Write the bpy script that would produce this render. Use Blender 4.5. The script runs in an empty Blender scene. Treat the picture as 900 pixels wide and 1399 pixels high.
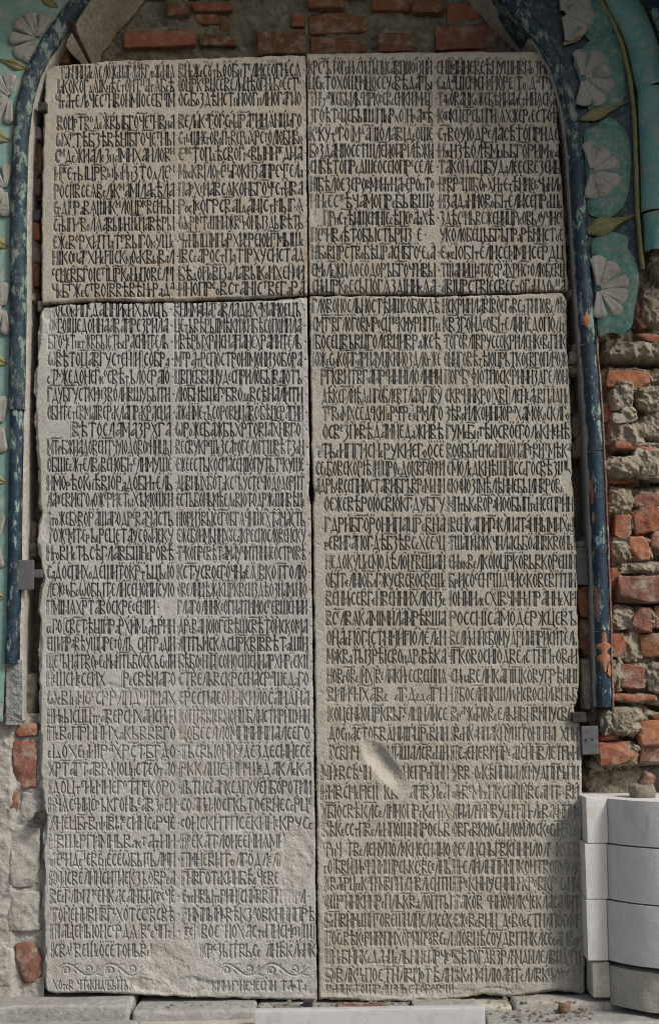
import bpy, math, random
import numpy as np
from mathutils import Vector, Matrix

# ------------------------------------------------------------------ camera
scene = bpy.context.scene
COL = scene.collection
LENS, SENS = 50.0, 36.0
CAM_LOC = np.array([0.0, -3.9, 1.25])
PITCH, ROLL = math.radians(6.0), math.radians(-0.95)
cam_data = bpy.data.cameras.new("camera")
cam = bpy.data.objects.new("camera", cam_data)
COL.objects.link(cam)
cam_data.sensor_fit = 'VERTICAL'
cam_data.sensor_height = SENS
cam_data.sensor_width = SENS
cam_data.lens = LENS
cam_data.clip_start = 0.05
cam_data.clip_end = 500.0
Rm = Matrix.Rotation(math.pi / 2 + PITCH, 4, 'X') @ Matrix.Rotation(ROLL, 4, 'Z')
cam.matrix_world = Matrix.Translation(Vector(CAM_LOC)) @ Rm
scene.camera = cam
RM = np.array(Rm.to_3x3())

# ------------------------------------------------------------------ light
SUN = Vector((0.70, -0.56, 0.74)).normalized()
world = bpy.data.worlds.new("World")
scene.world = world
world.use_nodes = True
wn = world.node_tree
sky = wn.nodes.new("ShaderNodeTexSky")
sky.sky_type = 'NISHITA'
sky.sun_disc = False
sky.sun_elevation = math.asin(SUN.z)
sky.sun_rotation = math.atan2(SUN.x, SUN.y)
sky.air_density = 1.0
sky.dust_density = 4.0
sky.ozone_density = 0.6
bg = wn.nodes["Background"]
bg.inputs["Strength"].default_value = 0.062
wn.links.new(sky.outputs[0], bg.inputs[0])
sl = bpy.data.lights.new("sun", 'SUN')
sl.energy = 1.5
sl.angle = math.radians(10)
sl.color = (1.0, 0.975, 0.95)
so = bpy.data.objects.new("sun", sl)
so.rotation_euler = SUN.to_track_quat('Z', 'Y').to_euler()
COL.objects.link(so)
scene.view_settings.view_transform = 'Standard'
scene.view_settings.look = 'None'
scene.view_settings.exposure = 0.84
scene.view_settings.gamma = 1.0
scene.render.film_transparent = False
try:
    scene.cycles.filter_width = 1.05
    scene.cycles.max_bounces = 6
    scene.cycles.diffuse_bounces = 4
except Exception:
    pass

# ------------------------------------------------------------------ layout helpers
def P(px, py, Y):
    """photo pixel (900x1399) and a depth plane y=Y -> world points (N,3)"""
    px = np.asarray(px, float); py = np.asarray(py, float)
    px, py, Y = np.broadcast_arrays(px, py, np.asarray(Y, float))
    k = SENS / 2 / LENS / 699.5
    d = np.stack([(px - 450) * k, (699.5 - py) * k, -np.ones_like(px)], -1) @ RM.T
    t = (Y - CAM_LOC[1]) / d[..., 1]
    return CAM_LOC + d * t[..., None]

def Q(px, py, Yref, Y):
    p = P(px, py, Yref).copy()
    p[..., 1] = Y
    return p

_rs = np.random.RandomState(7)
_LAT = _rs.rand(24, 256, 256).astype(np.float32)
def noise2(x, y, seed=0):
    L = _LAT[seed % 24]
    xi = np.floor(x).astype(np.int64); yi = np.floor(y).astype(np.int64)
    fx = (x - xi); fy = (y - yi)
    fx = fx * fx * (3 - 2 * fx); fy = fy * fy * (3 - 2 * fy)
    x0 = xi & 255; x1 = (xi + 1) & 255; y0 = yi & 255; y1 = (yi + 1) & 255
    a = L[x0, y0] * (1 - fx) + L[x1, y0] * fx
    b = L[x0, y1] * (1 - fx) + L[x1, y1] * fx
    return (a * (1 - fy) + b * fy) * 2 - 1
def fbm2(x, y, size, octv=4, seed=0, gain=0.5):
    o = 0; a = 1.0; t = 0
    for i in range(octv):
        o = o + a * noise2(x / size + 17.3 * i, y / size + 9.1 * i, seed + i)
        t += a; a *= gain; size = size / 2.03
    return o / t
def noise3(p, seed=0):
    p = np.asarray(p, float)
    i = np.floor(p).astype(np.int64); f = p - i; f = f * f * (3 - 2 * f)
    def h(dx, dy, dz):
        return _LAT[(i[..., 2] + dz + seed) % 24, (i[..., 0] + dx + 31 * (seed % 8)) & 255, (i[..., 1] + dy) & 255]
    fx, fy, fz = f[..., 0], f[..., 1], f[..., 2]
    c = 0
    for dz in (0, 1):
        a = h(0, 0, dz) * (1 - fx) + h(1, 0, dz) * fx
        b = h(0, 1, dz) * (1 - fx) + h(1, 1, dz) * fx
        c = c + (a * (1 - fy) + b * fy) * (fz if dz else 1 - fz)
    return c * 2 - 1
def fbm3(p, size, octv=3, seed=0, gain=0.5):
    o = 0; a = 1.0; t = 0
    for k in range(octv):
        o = o + a * noise3(p / size + 5.7 * k, seed + 3 * k)
        t += a; a *= gain; size /= 2.1
    return o / t
def sstep(a, b, x):
    t = np.clip((x - a) / (b - a), 0, 1)
    return t * t * (3 - 2 * t)
def pw(pts):
    xs = np.array([p[0] for p in pts], float); ys = np.array([p[1] for p in pts], float)
    return lambda v: np.interp(v, xs, ys)

# ------------------------------------------------------------------ object helpers
def tag(o, label=None, cat=None, group=None, kind=None):
    if label: o['label'] = label
    if cat: o['category'] = cat
    if group: o['group'] = group
    if kind: o['kind'] = kind
    return o
def empty(name, loc):
    o = bpy.data.objects.new(name, None)
    o.empty_display_size = 0.05
    COL.objects.link(o)
    o.location = Vector([float(v) for v in loc])
    return o
def wloc(o):
    v = np.zeros(3)
    while o is not None:
        v = v + np.array(o.location); o = o.parent
    return v
def build(name, V, F, mat, parent=None, attrs=None, smooth=True, origin=None):
    V = np.asarray(V, float).reshape(-1, 3); F = np.asarray(F, np.int32)
    if parent is not None:
        o_w = V.mean(0); base = wloc(parent)
    else:
        o_w = origin if origin is not None else np.array([V[:, 0].mean(), V[:, 1].mean(), V[:, 2].min()])
        base = np.zeros(3)
    o_w = np.asarray(o_w, float)
    me = bpy.data.meshes.new(name)
    k = F.shape[1]
    me.vertices.add(len(V)); me.vertices.foreach_set("co", (V - o_w).astype(np.float32).ravel())
    me.loops.add(F.size); me.loops.foreach_set("vertex_index", F.ravel())
    me.polygons.add(len(F))
    me.polygons.foreach_set("loop_start", np.arange(0, F.size, k, dtype=np.int32))
    try:
        me.polygons.foreach_set("loop_total", np.full(len(F), k, dtype=np.int32))
    except Exception:
        pass
    if attrs:
        for an, av in attrs.items():
            a = me.attributes.new(an, 'FLOAT', 'POINT')
            a.data.foreach_set("value", np.asarray(av, np.float32).ravel())
    me.update(calc_edges=True)
    me.validate()
    me.polygons.foreach_set("use_smooth", np.full(len(me.polygons), smooth))
    me.materials.append(mat)
    o = bpy.data.objects.new(name, me)
    COL.objects.link(o)
    if parent is not None:
        o.parent = parent
    o.location = Vector([float(v) for v in (o_w - base)])
    return o
def gridF(n, m, off=0, flip=False):
    """n rows x m cols of vertices"""
    i = np.arange(n - 1)[:, None] * m + np.arange(m - 1)[None, :]
    f = np.stack([i, i + m, i + m + 1, i + 1], -1).reshape(-1, 4) + off
    return f[:, ::-1] if flip else f
def join(parts):
    Vs, Fs, o = [], [], 0
    for V, F in parts:
        V = np.asarray(V).reshape(-1, 3)
        Vs.append(V); Fs.append(np.asarray(F) + o); o += len(V)
    return np.concatenate(Vs), np.concatenate(Fs)

def rbox(c, h, r=0.004, rough=0.002, size=0.03, seed=0, n=None, rot=0.0, taper=0.0, octv=3, dens=0.008, lump=0.0, cuts=0):
    """rounded, roughened block: centre c, half extents h"""
    c = np.asarray(c, float); h = np.asarray(h, float)
    r = min(r, h.min() * 0.9)
    nn = [int(np.clip(round(2 * hh / dens), 2, 26)) for hh in h] if n is None else [n] * 3
    def ax(k):
        t = np.linspace(-1, 1, nn[k] + 1)
        t = np.sign(t) * (1 - (1 - np.abs(t)) ** 1.25)
        e = 1 - r / h[k]
        if e > .6:
            t = np.unique(np.round(np.concatenate([t, [-e, e, -(1 + e) / 2, (1 + e) / 2]]), 6))
        return t * h[k]
    pts, fs, off = [], [], 0
    for k in range(3):
        a, b = (k + 1) % 3, (k + 2) % 3
        A, B = np.meshgrid(ax(a), ax(b), indexing='ij')
        for s in (-1, 1):
            v = np.zeros(A.shape + (3,)); v[..., a] = A; v[..., b] = B; v[..., k] = s * h[k]
            f = gridF(A.shape[0], A.shape[1], off, flip=(s < 0))
            pts.append(v.reshape(-1, 3)); fs.append(f); off += v[..., 0].size
    V = np.concatenate(pts); F = np.concatenate(fs)
    key = np.round(V * 1e5).astype(np.int64)
    _, idx, inv = np.unique(key, axis=0, return_index=True, return_inverse=True)
    inv = inv.ravel()
    V = V[idx]; F = inv[F]
    inner = np.clip(V, -(h - r), h - r)
    d = V - inner
    L = np.linalg.norm(d, axis=1, keepdims=True); L[L < 1e-9] = 1
    V = inner + d / L * np.minimum(r, np.linalg.norm(d, axis=1, keepdims=True))
    if lump > 0:
        q = V / h
        s = 1 - lump * (1 - 1 / np.sqrt(1 + (q[:, 0] ** 2 * q[:, 2] ** 2 + q[:, 1] ** 2 * q[:, 0] ** 2 + q[:, 1] ** 2 * q[:, 2] ** 2) * 1.6))
        V = V * s[:, None]
    w = V + c
    if lump > 0 and octv >= 3:
        rg = 1 - 2 * np.abs(fbm3(w + seed * 2.3, size * 1.3, 4, seed + 1, .6))
        V += V / np.maximum(np.linalg.norm(V / h, axis=1, keepdims=True), .4) * ((rg - .6) * .42)[:, None] * min(1, lump * 2.5)
    if cuts:
        rc = random.Random(seed * 31 + int(abs(c[0] * 997 + c[2] * 577)))
        for q in range(cuts):
            sx_, sz_ = rc.choice((-1, 1)), rc.choice((-1, 1))
            nv = np.array([sx_ * rc.uniform(.3, 1), -rc.uniform(.2, 1.1), sz_ * rc.uniform(.3, 1)]) / h
            nv /= np.linalg.norm(nv)
            lim = np.abs(nv * h).sum() * rc.uniform(.62, .86)
            dd = V @ nv - lim
            V = V - np.clip(dd, 0, None)[:, None] * nv * .92
    for k in range(3):
        V[:, k] += rough * fbm3(w + 3.1 * k + seed * 1.7, size, octv, seed + 5 * k)
    if taper:
        V[:, 0] *= 1 + taper * V[:, 2] / h[2]
    if rot:
        cs, sn = math.cos(rot), math.sin(rot)
        x, z = V[:, 0].copy(), V[:, 2].copy()
        V[:, 0] = cs * x - sn * z; V[:, 2] = sn * x + cs * z
    return V + c, F
def pxblock(x0, y0, x1, y1, Y, depth=0.06, **kw):
    """block whose front face at depth Y covers the given photo rectangle"""
    xm, ym = (x0 + x1) / 2, (y0 + y1) / 2
    a = P(x0, ym, Y); b = P(x1, ym, Y); t = P(xm, y0, Y); u = P(xm, y1, Y)
    c = np.array([(a[0] + b[0]) / 2, Y + depth / 2, (t[2] + u[2]) / 2])
    h = np.array([abs(b[0] - a[0]) / 2, depth / 2, abs(t[2] - u[2]) / 2])
    return rbox(c, h, **kw)

# ------------------------------------------------------------------ materials
class MB:
    def __init__(s, name, rough=0.85):
        s.m = bpy.data.materials.new(name); s.m.use_nodes = True
        s.t = s.m.node_tree; s.n = s.t.nodes; s.l = s.t.links
        s.b = s.n["Principled BSDF"]; s.b.inputs["Roughness"].default_value = rough
        s.b.inputs["Specular IOR Level"].default_value = 0.3
        g = s.n.new("ShaderNodeNewGeometry"); s.pos = g.outputs["Position"]
    def noise(s, scale, detail=4, rough=0.55, stretch=None, off=0.0):
        n = s.n.new("ShaderNodeTexNoise"); n.inputs["Scale"].default_value = scale
        n.inputs["Detail"].default_value = detail; n.inputs["Roughness"].default_value = rough
        m = s.n.new("ShaderNodeMapping")
        m.inputs["Scale"].default_value = stretch or (1, 1, 1)
        m.inputs["Location"].default_value = (off, off * 1.3, off * 0.7)
        s.l.new(s.pos, m.inputs["Vector"]); s.l.new(m.outputs[0], n.inputs["Vector"])
        return n.outputs["Fac"]
    def voro(s, scale, feature='F1'):
        n = s.n.new("ShaderNodeTexVoronoi"); n.inputs["Scale"].default_value = scale; n.feature = feature
        s.l.new(s.pos, n.inputs["Vector"]); return n.outputs["Distance"]
    def ramp(s, fac, stops):
        r = s.n.new("ShaderNodeValToRGB"); e = r.color_ramp.elements
        while len(e) < len(stops): e.new(0.5)
        for el, (p, c) in zip(e, stops):
            el.position = p; el.color = (c, c, c, 1) if isinstance(c, (int, float)) else (*c, 1)
        s.l.new(fac, r.inputs[0]); return r.outputs[0]
    def mix(s, fac, a, b, mode='MIX'):
        n = s.n.new("ShaderNodeMix"); n.data_type = 'RGBA'; n.blend_type = mode
        for sock, v in ((n.inputs[0], fac), (n.inputs[6], a), (n.inputs[7], b)):
            if isinstance(v, (int, float)): sock.default_value = v
            elif isinstance(v, tuple): sock.default_value = (*v, 1)
            else: s.l.new(v, sock)
        return n.outputs[2]
    def math(s, op, a, b=0.0, clamp=False):
        n = s.n.new("ShaderNodeMath"); n.operation = op; n.use_clamp = clamp
        for sock, v in ((n.inputs[0], a), (n.inputs[1], b)):
            if isinstance(v, (int, float)): sock.default_value = v
            else: s.l.new(v, sock)
        return n.outputs[0]
    def attr(s, name):
        n = s.n.new("ShaderNodeAttribute"); n.attribute_name = name; return n.outputs["Fac"]
    def rand(s):
        return s.n.new("ShaderNodeObjectInfo").outputs["Random"]
    def color(s, c): s.l.new(c, s.b.inputs["Base Color"]) if not isinstance(c, tuple) else setattr(s.b.inputs["Base Color"], 'default_value', (*c, 1))
    def roughness(s, c): s.l.new(c, s.b.inputs["Roughness"])
    def bump(s, h, dist=0.002, strength=1.0):
        n = s.n.new("ShaderNodeBump"); n.inputs["Distance"].default_value = dist; n.inputs["Strength"].default_value = strength
        s.l.new(h, n.inputs["Height"]); s.l.new(n.outputs[0], s.b.inputs["Normal"])

def mat_slab(name, c0, c1, warm, rust=0.6):
    m = MB(name, 0.9)
    big = m.ramp(m.noise(3.0, 5, 0.6), [(0.35, 0.0), (0.68, 1.0)])
    c = m.mix(big, c0, c1)
    mid = m.ramp(m.noise(14, 6, 0.7, off=3), [(0.40, 0.0), (0.66, 1.0)])
    c = m.mix(m.math('MULTIPLY', mid, 0.8), c, warm)
    # fine mottling
    c = m.mix(0.55, c, m.ramp(m.noise(95, 5, 0.7, off=1), [(0.30, 0.52), (0.5, 1.0), (0.75, 1.22)]), 'MULTIPLY')
    c = m.mix(0.45, c, m.ramp(m.noise(320, 3, 0.7, off=2), [(0.32, 0.6), (0.6, 1.15)]), 'MULTIPLY')
    # brown spots of lichen and rust
    sp = m.ramp(m.noise(9.0, 7, 0.72, off=8), [(0.66, 0.0), (0.74, 1.0)])
    c = m.mix(m.math('MULTIPLY', sp, rust), c, (0.20, 0.135, 0.075))
    sp2 = m.ramp(m.noise(55.0, 4, 0.6, off=18), [(0.70, 0.0), (0.76, 1.0)])
    c = m.mix(m.math('MULTIPLY', sp2, 0.55), c, (0.12, 0.105, 0.08))
    # freshly broken, paler stone
    c = m.mix(m.math('MULTIPLY', m.attr('wear'), 0.55), c, (0.47, 0.45, 0.40))
    # brown dirt along the broken rims
    c = m.mix(m.math('MULTIPLY', m.attr('grime'), 0.75), c, (0.17, 0.125, 0.08))
    # old black paint laid into the letters
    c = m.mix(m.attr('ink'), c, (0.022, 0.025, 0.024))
    m.color(c)
    h = m.math('ADD', m.noise(260, 4, 0.7), m.math('MULTIPLY', m.noise(60, 3, 0.6, off=4), 0.8))
    m.bump(h, 0.0026, 0.75)
    return m.m
M_slab_top = mat_slab("limestone_upper", (0.36, 0.34, 0.295), (0.43, 0.41, 0.36), (0.36, 0.31, 0.235))
M_slab_low_warm = mat_slab("limestone_lower_brownish", (0.365, 0.346, 0.298), (0.455, 0.438, 0.385), (0.36, 0.325, 0.26), 0.55)
M_slab_low = mat_slab("limestone_lower", (0.385, 0.376, 0.350), (0.49, 0.484, 0.458), (0.37, 0.35, 0.305), 0.40)

def mat_brick(name, a, b, dust=0.6):
    m = MB(name, 0.93)
    c = m.mix(m.rand(), a, b)
    c = m.mix(0.6, c, m.ramp(m.noise(60, 6, 0.7), [(0.3, 0.55), (0.55, 1.0), (0.75, 1.25)]), 'MULTIPLY')
    d = m.ramp(m.noise(26, 7, 0.72, off=5), [(0.50, 0.0), (0.64, 1.0)])
    c = m.mix(m.math('MULTIPLY', d, dust), c, (0.33, 0.28, 0.22))
    k = m.ramp(m.noise(34, 5, 0.7, off=11), [(0.58, 0.0), (0.70, 1.0)])
    c = m.mix(m.math('MULTIPLY', k, 0.6), c, (0.06, 0.04, 0.028))
    m.color(c)
    m.bump(m.math('ADD', m.noise(160, 5, 0.7), m.math('MULTIPLY', m.noise(45, 4, 0.6), 1.5)), 0.004, 0.8)
    return m.m
M_brick = mat_brick("red_brick", (0.31, 0.120, 0.068), (0.235, 0.088, 0.052))
M_brick_orange = mat_brick("orange_brick", (0.37, 0.165, 0.085), (0.31, 0.13, 0.07), 0.35)
M_brick_dusty = mat_brick("mortar_smeared_brick", (0.235, 0.10, 0.068), (0.19, 0.095, 0.07), 0.9)
M_brick_old = mat_brick("old_brown_brick", (0.22, 0.095, 0.05), (0.15, 0.075, 0.042), 0.7)

def mat_mortar(name, a, b, bumpd=0.008, green=0.0):
    m = MB(name, 0.95)
    c = m.mix(m.ramp(m.noise(11, 6, 0.65), [(0.35, 0.0), (0.65, 1.0)]), a, b)
    c = m.mix(0.7, c, m.ramp(m.noise(75, 6, 0.72, off=2), [(0.30, 0.45), (0.5, 1.0), (0.72, 1.3)]), 'MULTIPLY')
    if green:
        c = m.mix(m.math('MULTIPLY', m.ramp(m.noise(16, 5, 0.6, off=7), [(0.5, 0.0), (0.62, 1.0)]), green), c, (0.14, 0.135, 0.06))
    w = m.ramp(m.noise(38, 6, 0.75, off=9), [(0.60, 0.0), (0.68, 1.0)])
    c = m.mix(m.math('MULTIPLY', w, 0.55), c, (0.50, 0.47, 0.42))
    m.color(c)
    m.bump(m.math('ADD', m.noise(120, 6, 0.75), m.math('MULTIPLY', m.noise(35, 5, 0.65), 1.6)), bumpd, 0.9)
    return m.m
M_mortar = mat_mortar("lime_mortar", (0.37, 0.33, 0.255), (0.25, 0.215, 0.155), green=0.3)
M_mortar_warm = mat_mortar("pale_lime_mortar", (0.44, 0.41, 0.34), (0.32, 0.285, 0.22), 0.008)
M_mortar_pale = mat_mortar("pale_plaster", (0.42, 0.40, 0.365), (0.33, 0.31, 0.275), 0.004)
M_mortar_dark = mat_mortar("niche_mortar", (0.36, 0.335, 0.265), (0.20, 0.18, 0.13), 0.014, green=0.45)
M_plaster_grey = mat_mortar("grey_stained_plaster", (0.27, 0.285, 0.28), (0.20, 0.205, 0.195), 0.005)
M_rubble = mat_mortar("grey_rubble_stone", (0.31, 0.28, 0.22), (0.22, 0.195, 0.15), 0.007)
M_ledge = mat_mortar("grey_ledge_stone", (0.36, 0.355, 0.33), (0.30, 0.29, 0.265), 0.004)

def mat_glaze(name, a, b, lost, loss=(0.60, 0.66), rough=0.45, lscale=24, stretch=None, dull=0.3):
    m = MB(name, rough)
    c = m.mix(m.ramp(m.noise(13, 5, 0.6), [(0.36, 0.0), (0.66, 1.0)]), a, b)
    c = m.mix(0.5, c, m.ramp(m.noise(120, 5, 0.7, off=2), [(0.3, 0.6), (0.65, 1.2)]), 'MULTIPLY')
    d = m.ramp(m.noise(48, 6, 0.7, off=6), [(0.50, 0.0), (0.66, 1.0)])
    c = m.mix(m.math('MULTIPLY', d, dull), c, (0.27, 0.27, 0.22))
    f = m.ramp(m.noise(lscale, 7, 0.72, stretch=stretch, off=4), [(loss[0], 0.0), (loss[1], 1.0)])
    c = m.mix(f, c, lost)
    m.color(c)
    m.roughness(m.mix(f, (rough,) * 3, (0.9,) * 3))
    m.bump(m.math('SUBTRACT', m.math('MULTIPLY', m.noise(90, 5, 0.7), 0.5), m.math('MULTIPLY', f, 0.5)), 0.003, 0.8)
    return m.m
M_teal = mat_glaze("teal_glaze", (0.050, 0.150, 0.130), (0.075, 0.195, 0.165), (0.20, 0.23, 0.18), (0.52, 0.66), 0.45, 22, None, 0.75)
M_teal_pale = mat_glaze("pale_teal_glaze", (0.085, 0.235, 0.22), (0.14, 0.30, 0.28), (0.27, 0.30, 0.25), (0.54, 0.68), 0.4, 18, None, 0.7)
M_teal_worn = mat_glaze("worn_teal_glaze", (0.15, 0.28, 0.25), (0.21, 0.33, 0.29), (0.34, 0.36, 0.31), (0.52, 0.66), 0.5, 18)
M_blue = mat_glaze("dark_blue_glaze", (0.007, 0.020, 0.044), (0.010, 0.034, 0.052), (0.20, 0.29, 0.27), (0.54, 0.59), 0.55, 40, (1, 1, 0.38), 0.12)
M_blue_worn = mat_glaze("worn_dark_blue_glaze", (0.008, 0.020, 0.040), (0.020, 0.046, 0.058), (0.17, 0.22, 0.20), (0.50, 0.56), 0.6, 42, (1, 1, 0.5), 0.2)
M_navy = mat_glaze("navy_ground_glaze", (0.008, 0.018, 0.032), (0.012, 0.03, 0.042), (0.10, 0.17, 0.17), (0.66, 0.70), 0.4)
M_olive = mat_glaze("olive_glaze", (0.20, 0.185, 0.062), (0.14, 0.14, 0.055), (0.10, 0.12, 0.08), (0.62, 0.68), 0.5)
M_ivory = mat_glaze("ivory_glaze", (0.285, 0.275, 0.24), (0.23, 0.225, 0.20), (0.15, 0.15, 0.12), (0.55, 0.66), 0.5)

m = MB("white_cut_stone", 0.85)
c = m.mix(m.noise(6, 5, 0.6), (0.64, 0.63, 0.61), (0.56, 0.55, 0.53))
c = m.mix(m.math('MULTIPLY', m.ramp(m.noise(17, 7, 0.72, stretch=(1, 1, 0.5), off=5), [(0.54, 0.0), (0.70, 1.0)]), 0.35), c, (0.34, 0.31, 0.26))
c = m.mix(0.4, c, m.ramp(m.noise(60, 5, 0.7, stretch=(1, 1, 0.4)), [(0.3, 0.8), (0.7, 1.1)]), 'MULTIPLY')
m.color(c)
m.bump(m.math('ADD', m.noise(40, 5, 0.7, stretch=(1, 1, 2.5)), m.math('MULTIPLY', m.noise(300, 3, 0.6), 0.4)), 0.0025, 0.5)
M_white = m.m
m = MB("weathered_base_stone", 0.9)
c = m.mix(m.ramp(m.noise(9, 6, 0.65), [(0.35, 0.0), (0.65, 1.0)]), (0.50, 0.475, 0.40), (0.38, 0.36, 0.30))
c = m.mix(0.5, c, m.ramp(m.noise(110, 5, 0.7), [(0.3, 0.6), (0.65, 1.15)]), 'MULTIPLY')
m.color(c); m.bump(m.noise(90, 6, 0.7), 0.004, 0.8)
M_base = m.m
m = MB("black_iron", 0.75)
m.color(m.mix(m.ramp(m.noise(90, 5), [(0.45, 0.0), (0.65, 1.0)]), (0.022, 0.022, 0.024), (0.07, 0.045, 0.03)))
m.bump(m.noise(200, 4), 0.001, 0.6)
M_iron = m.m
m = MB("dull_grey_metal", 0.6)
m.b.inputs["Metallic"].default_value = 0.2
c = m.mix(m.noise(30, 5), (0.085, 0.09, 0.10), (0.13, 0.135, 0.145))
m.color(m.mix(m.ramp(m.noise(70, 6, .7), [(0.5, 0.0), (0.62, 0.8)]), c, (0.10, 0.07, 0.045)))
m.bump(m.noise(90, 4), 0.001, 0.4)
M_metal = m.m
m = MB("courtyard_ground", 0.95)
m.color(m.mix(m.noise(4, 6), (0.24, 0.225, 0.20), (0.17, 0.16, 0.14)))
m.bump(m.noise(60, 5), 0.01, 0.6)
M_ground = m.m
m = MB("painted_board", 0.7)
m.color(m.mix(m.ramp(m.noise(22, 7, .7), [(0.5, 0.0), (0.7, 0.6)]), m.mix(m.noise(9, 5), (0.50, 0.51, 0.52), (0.43, 0.44, 0.44)), (0.30, 0.28, 0.24)))
m.bump(m.noise(150, 4), 0.001, 0.4)
M_board = m.m

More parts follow.
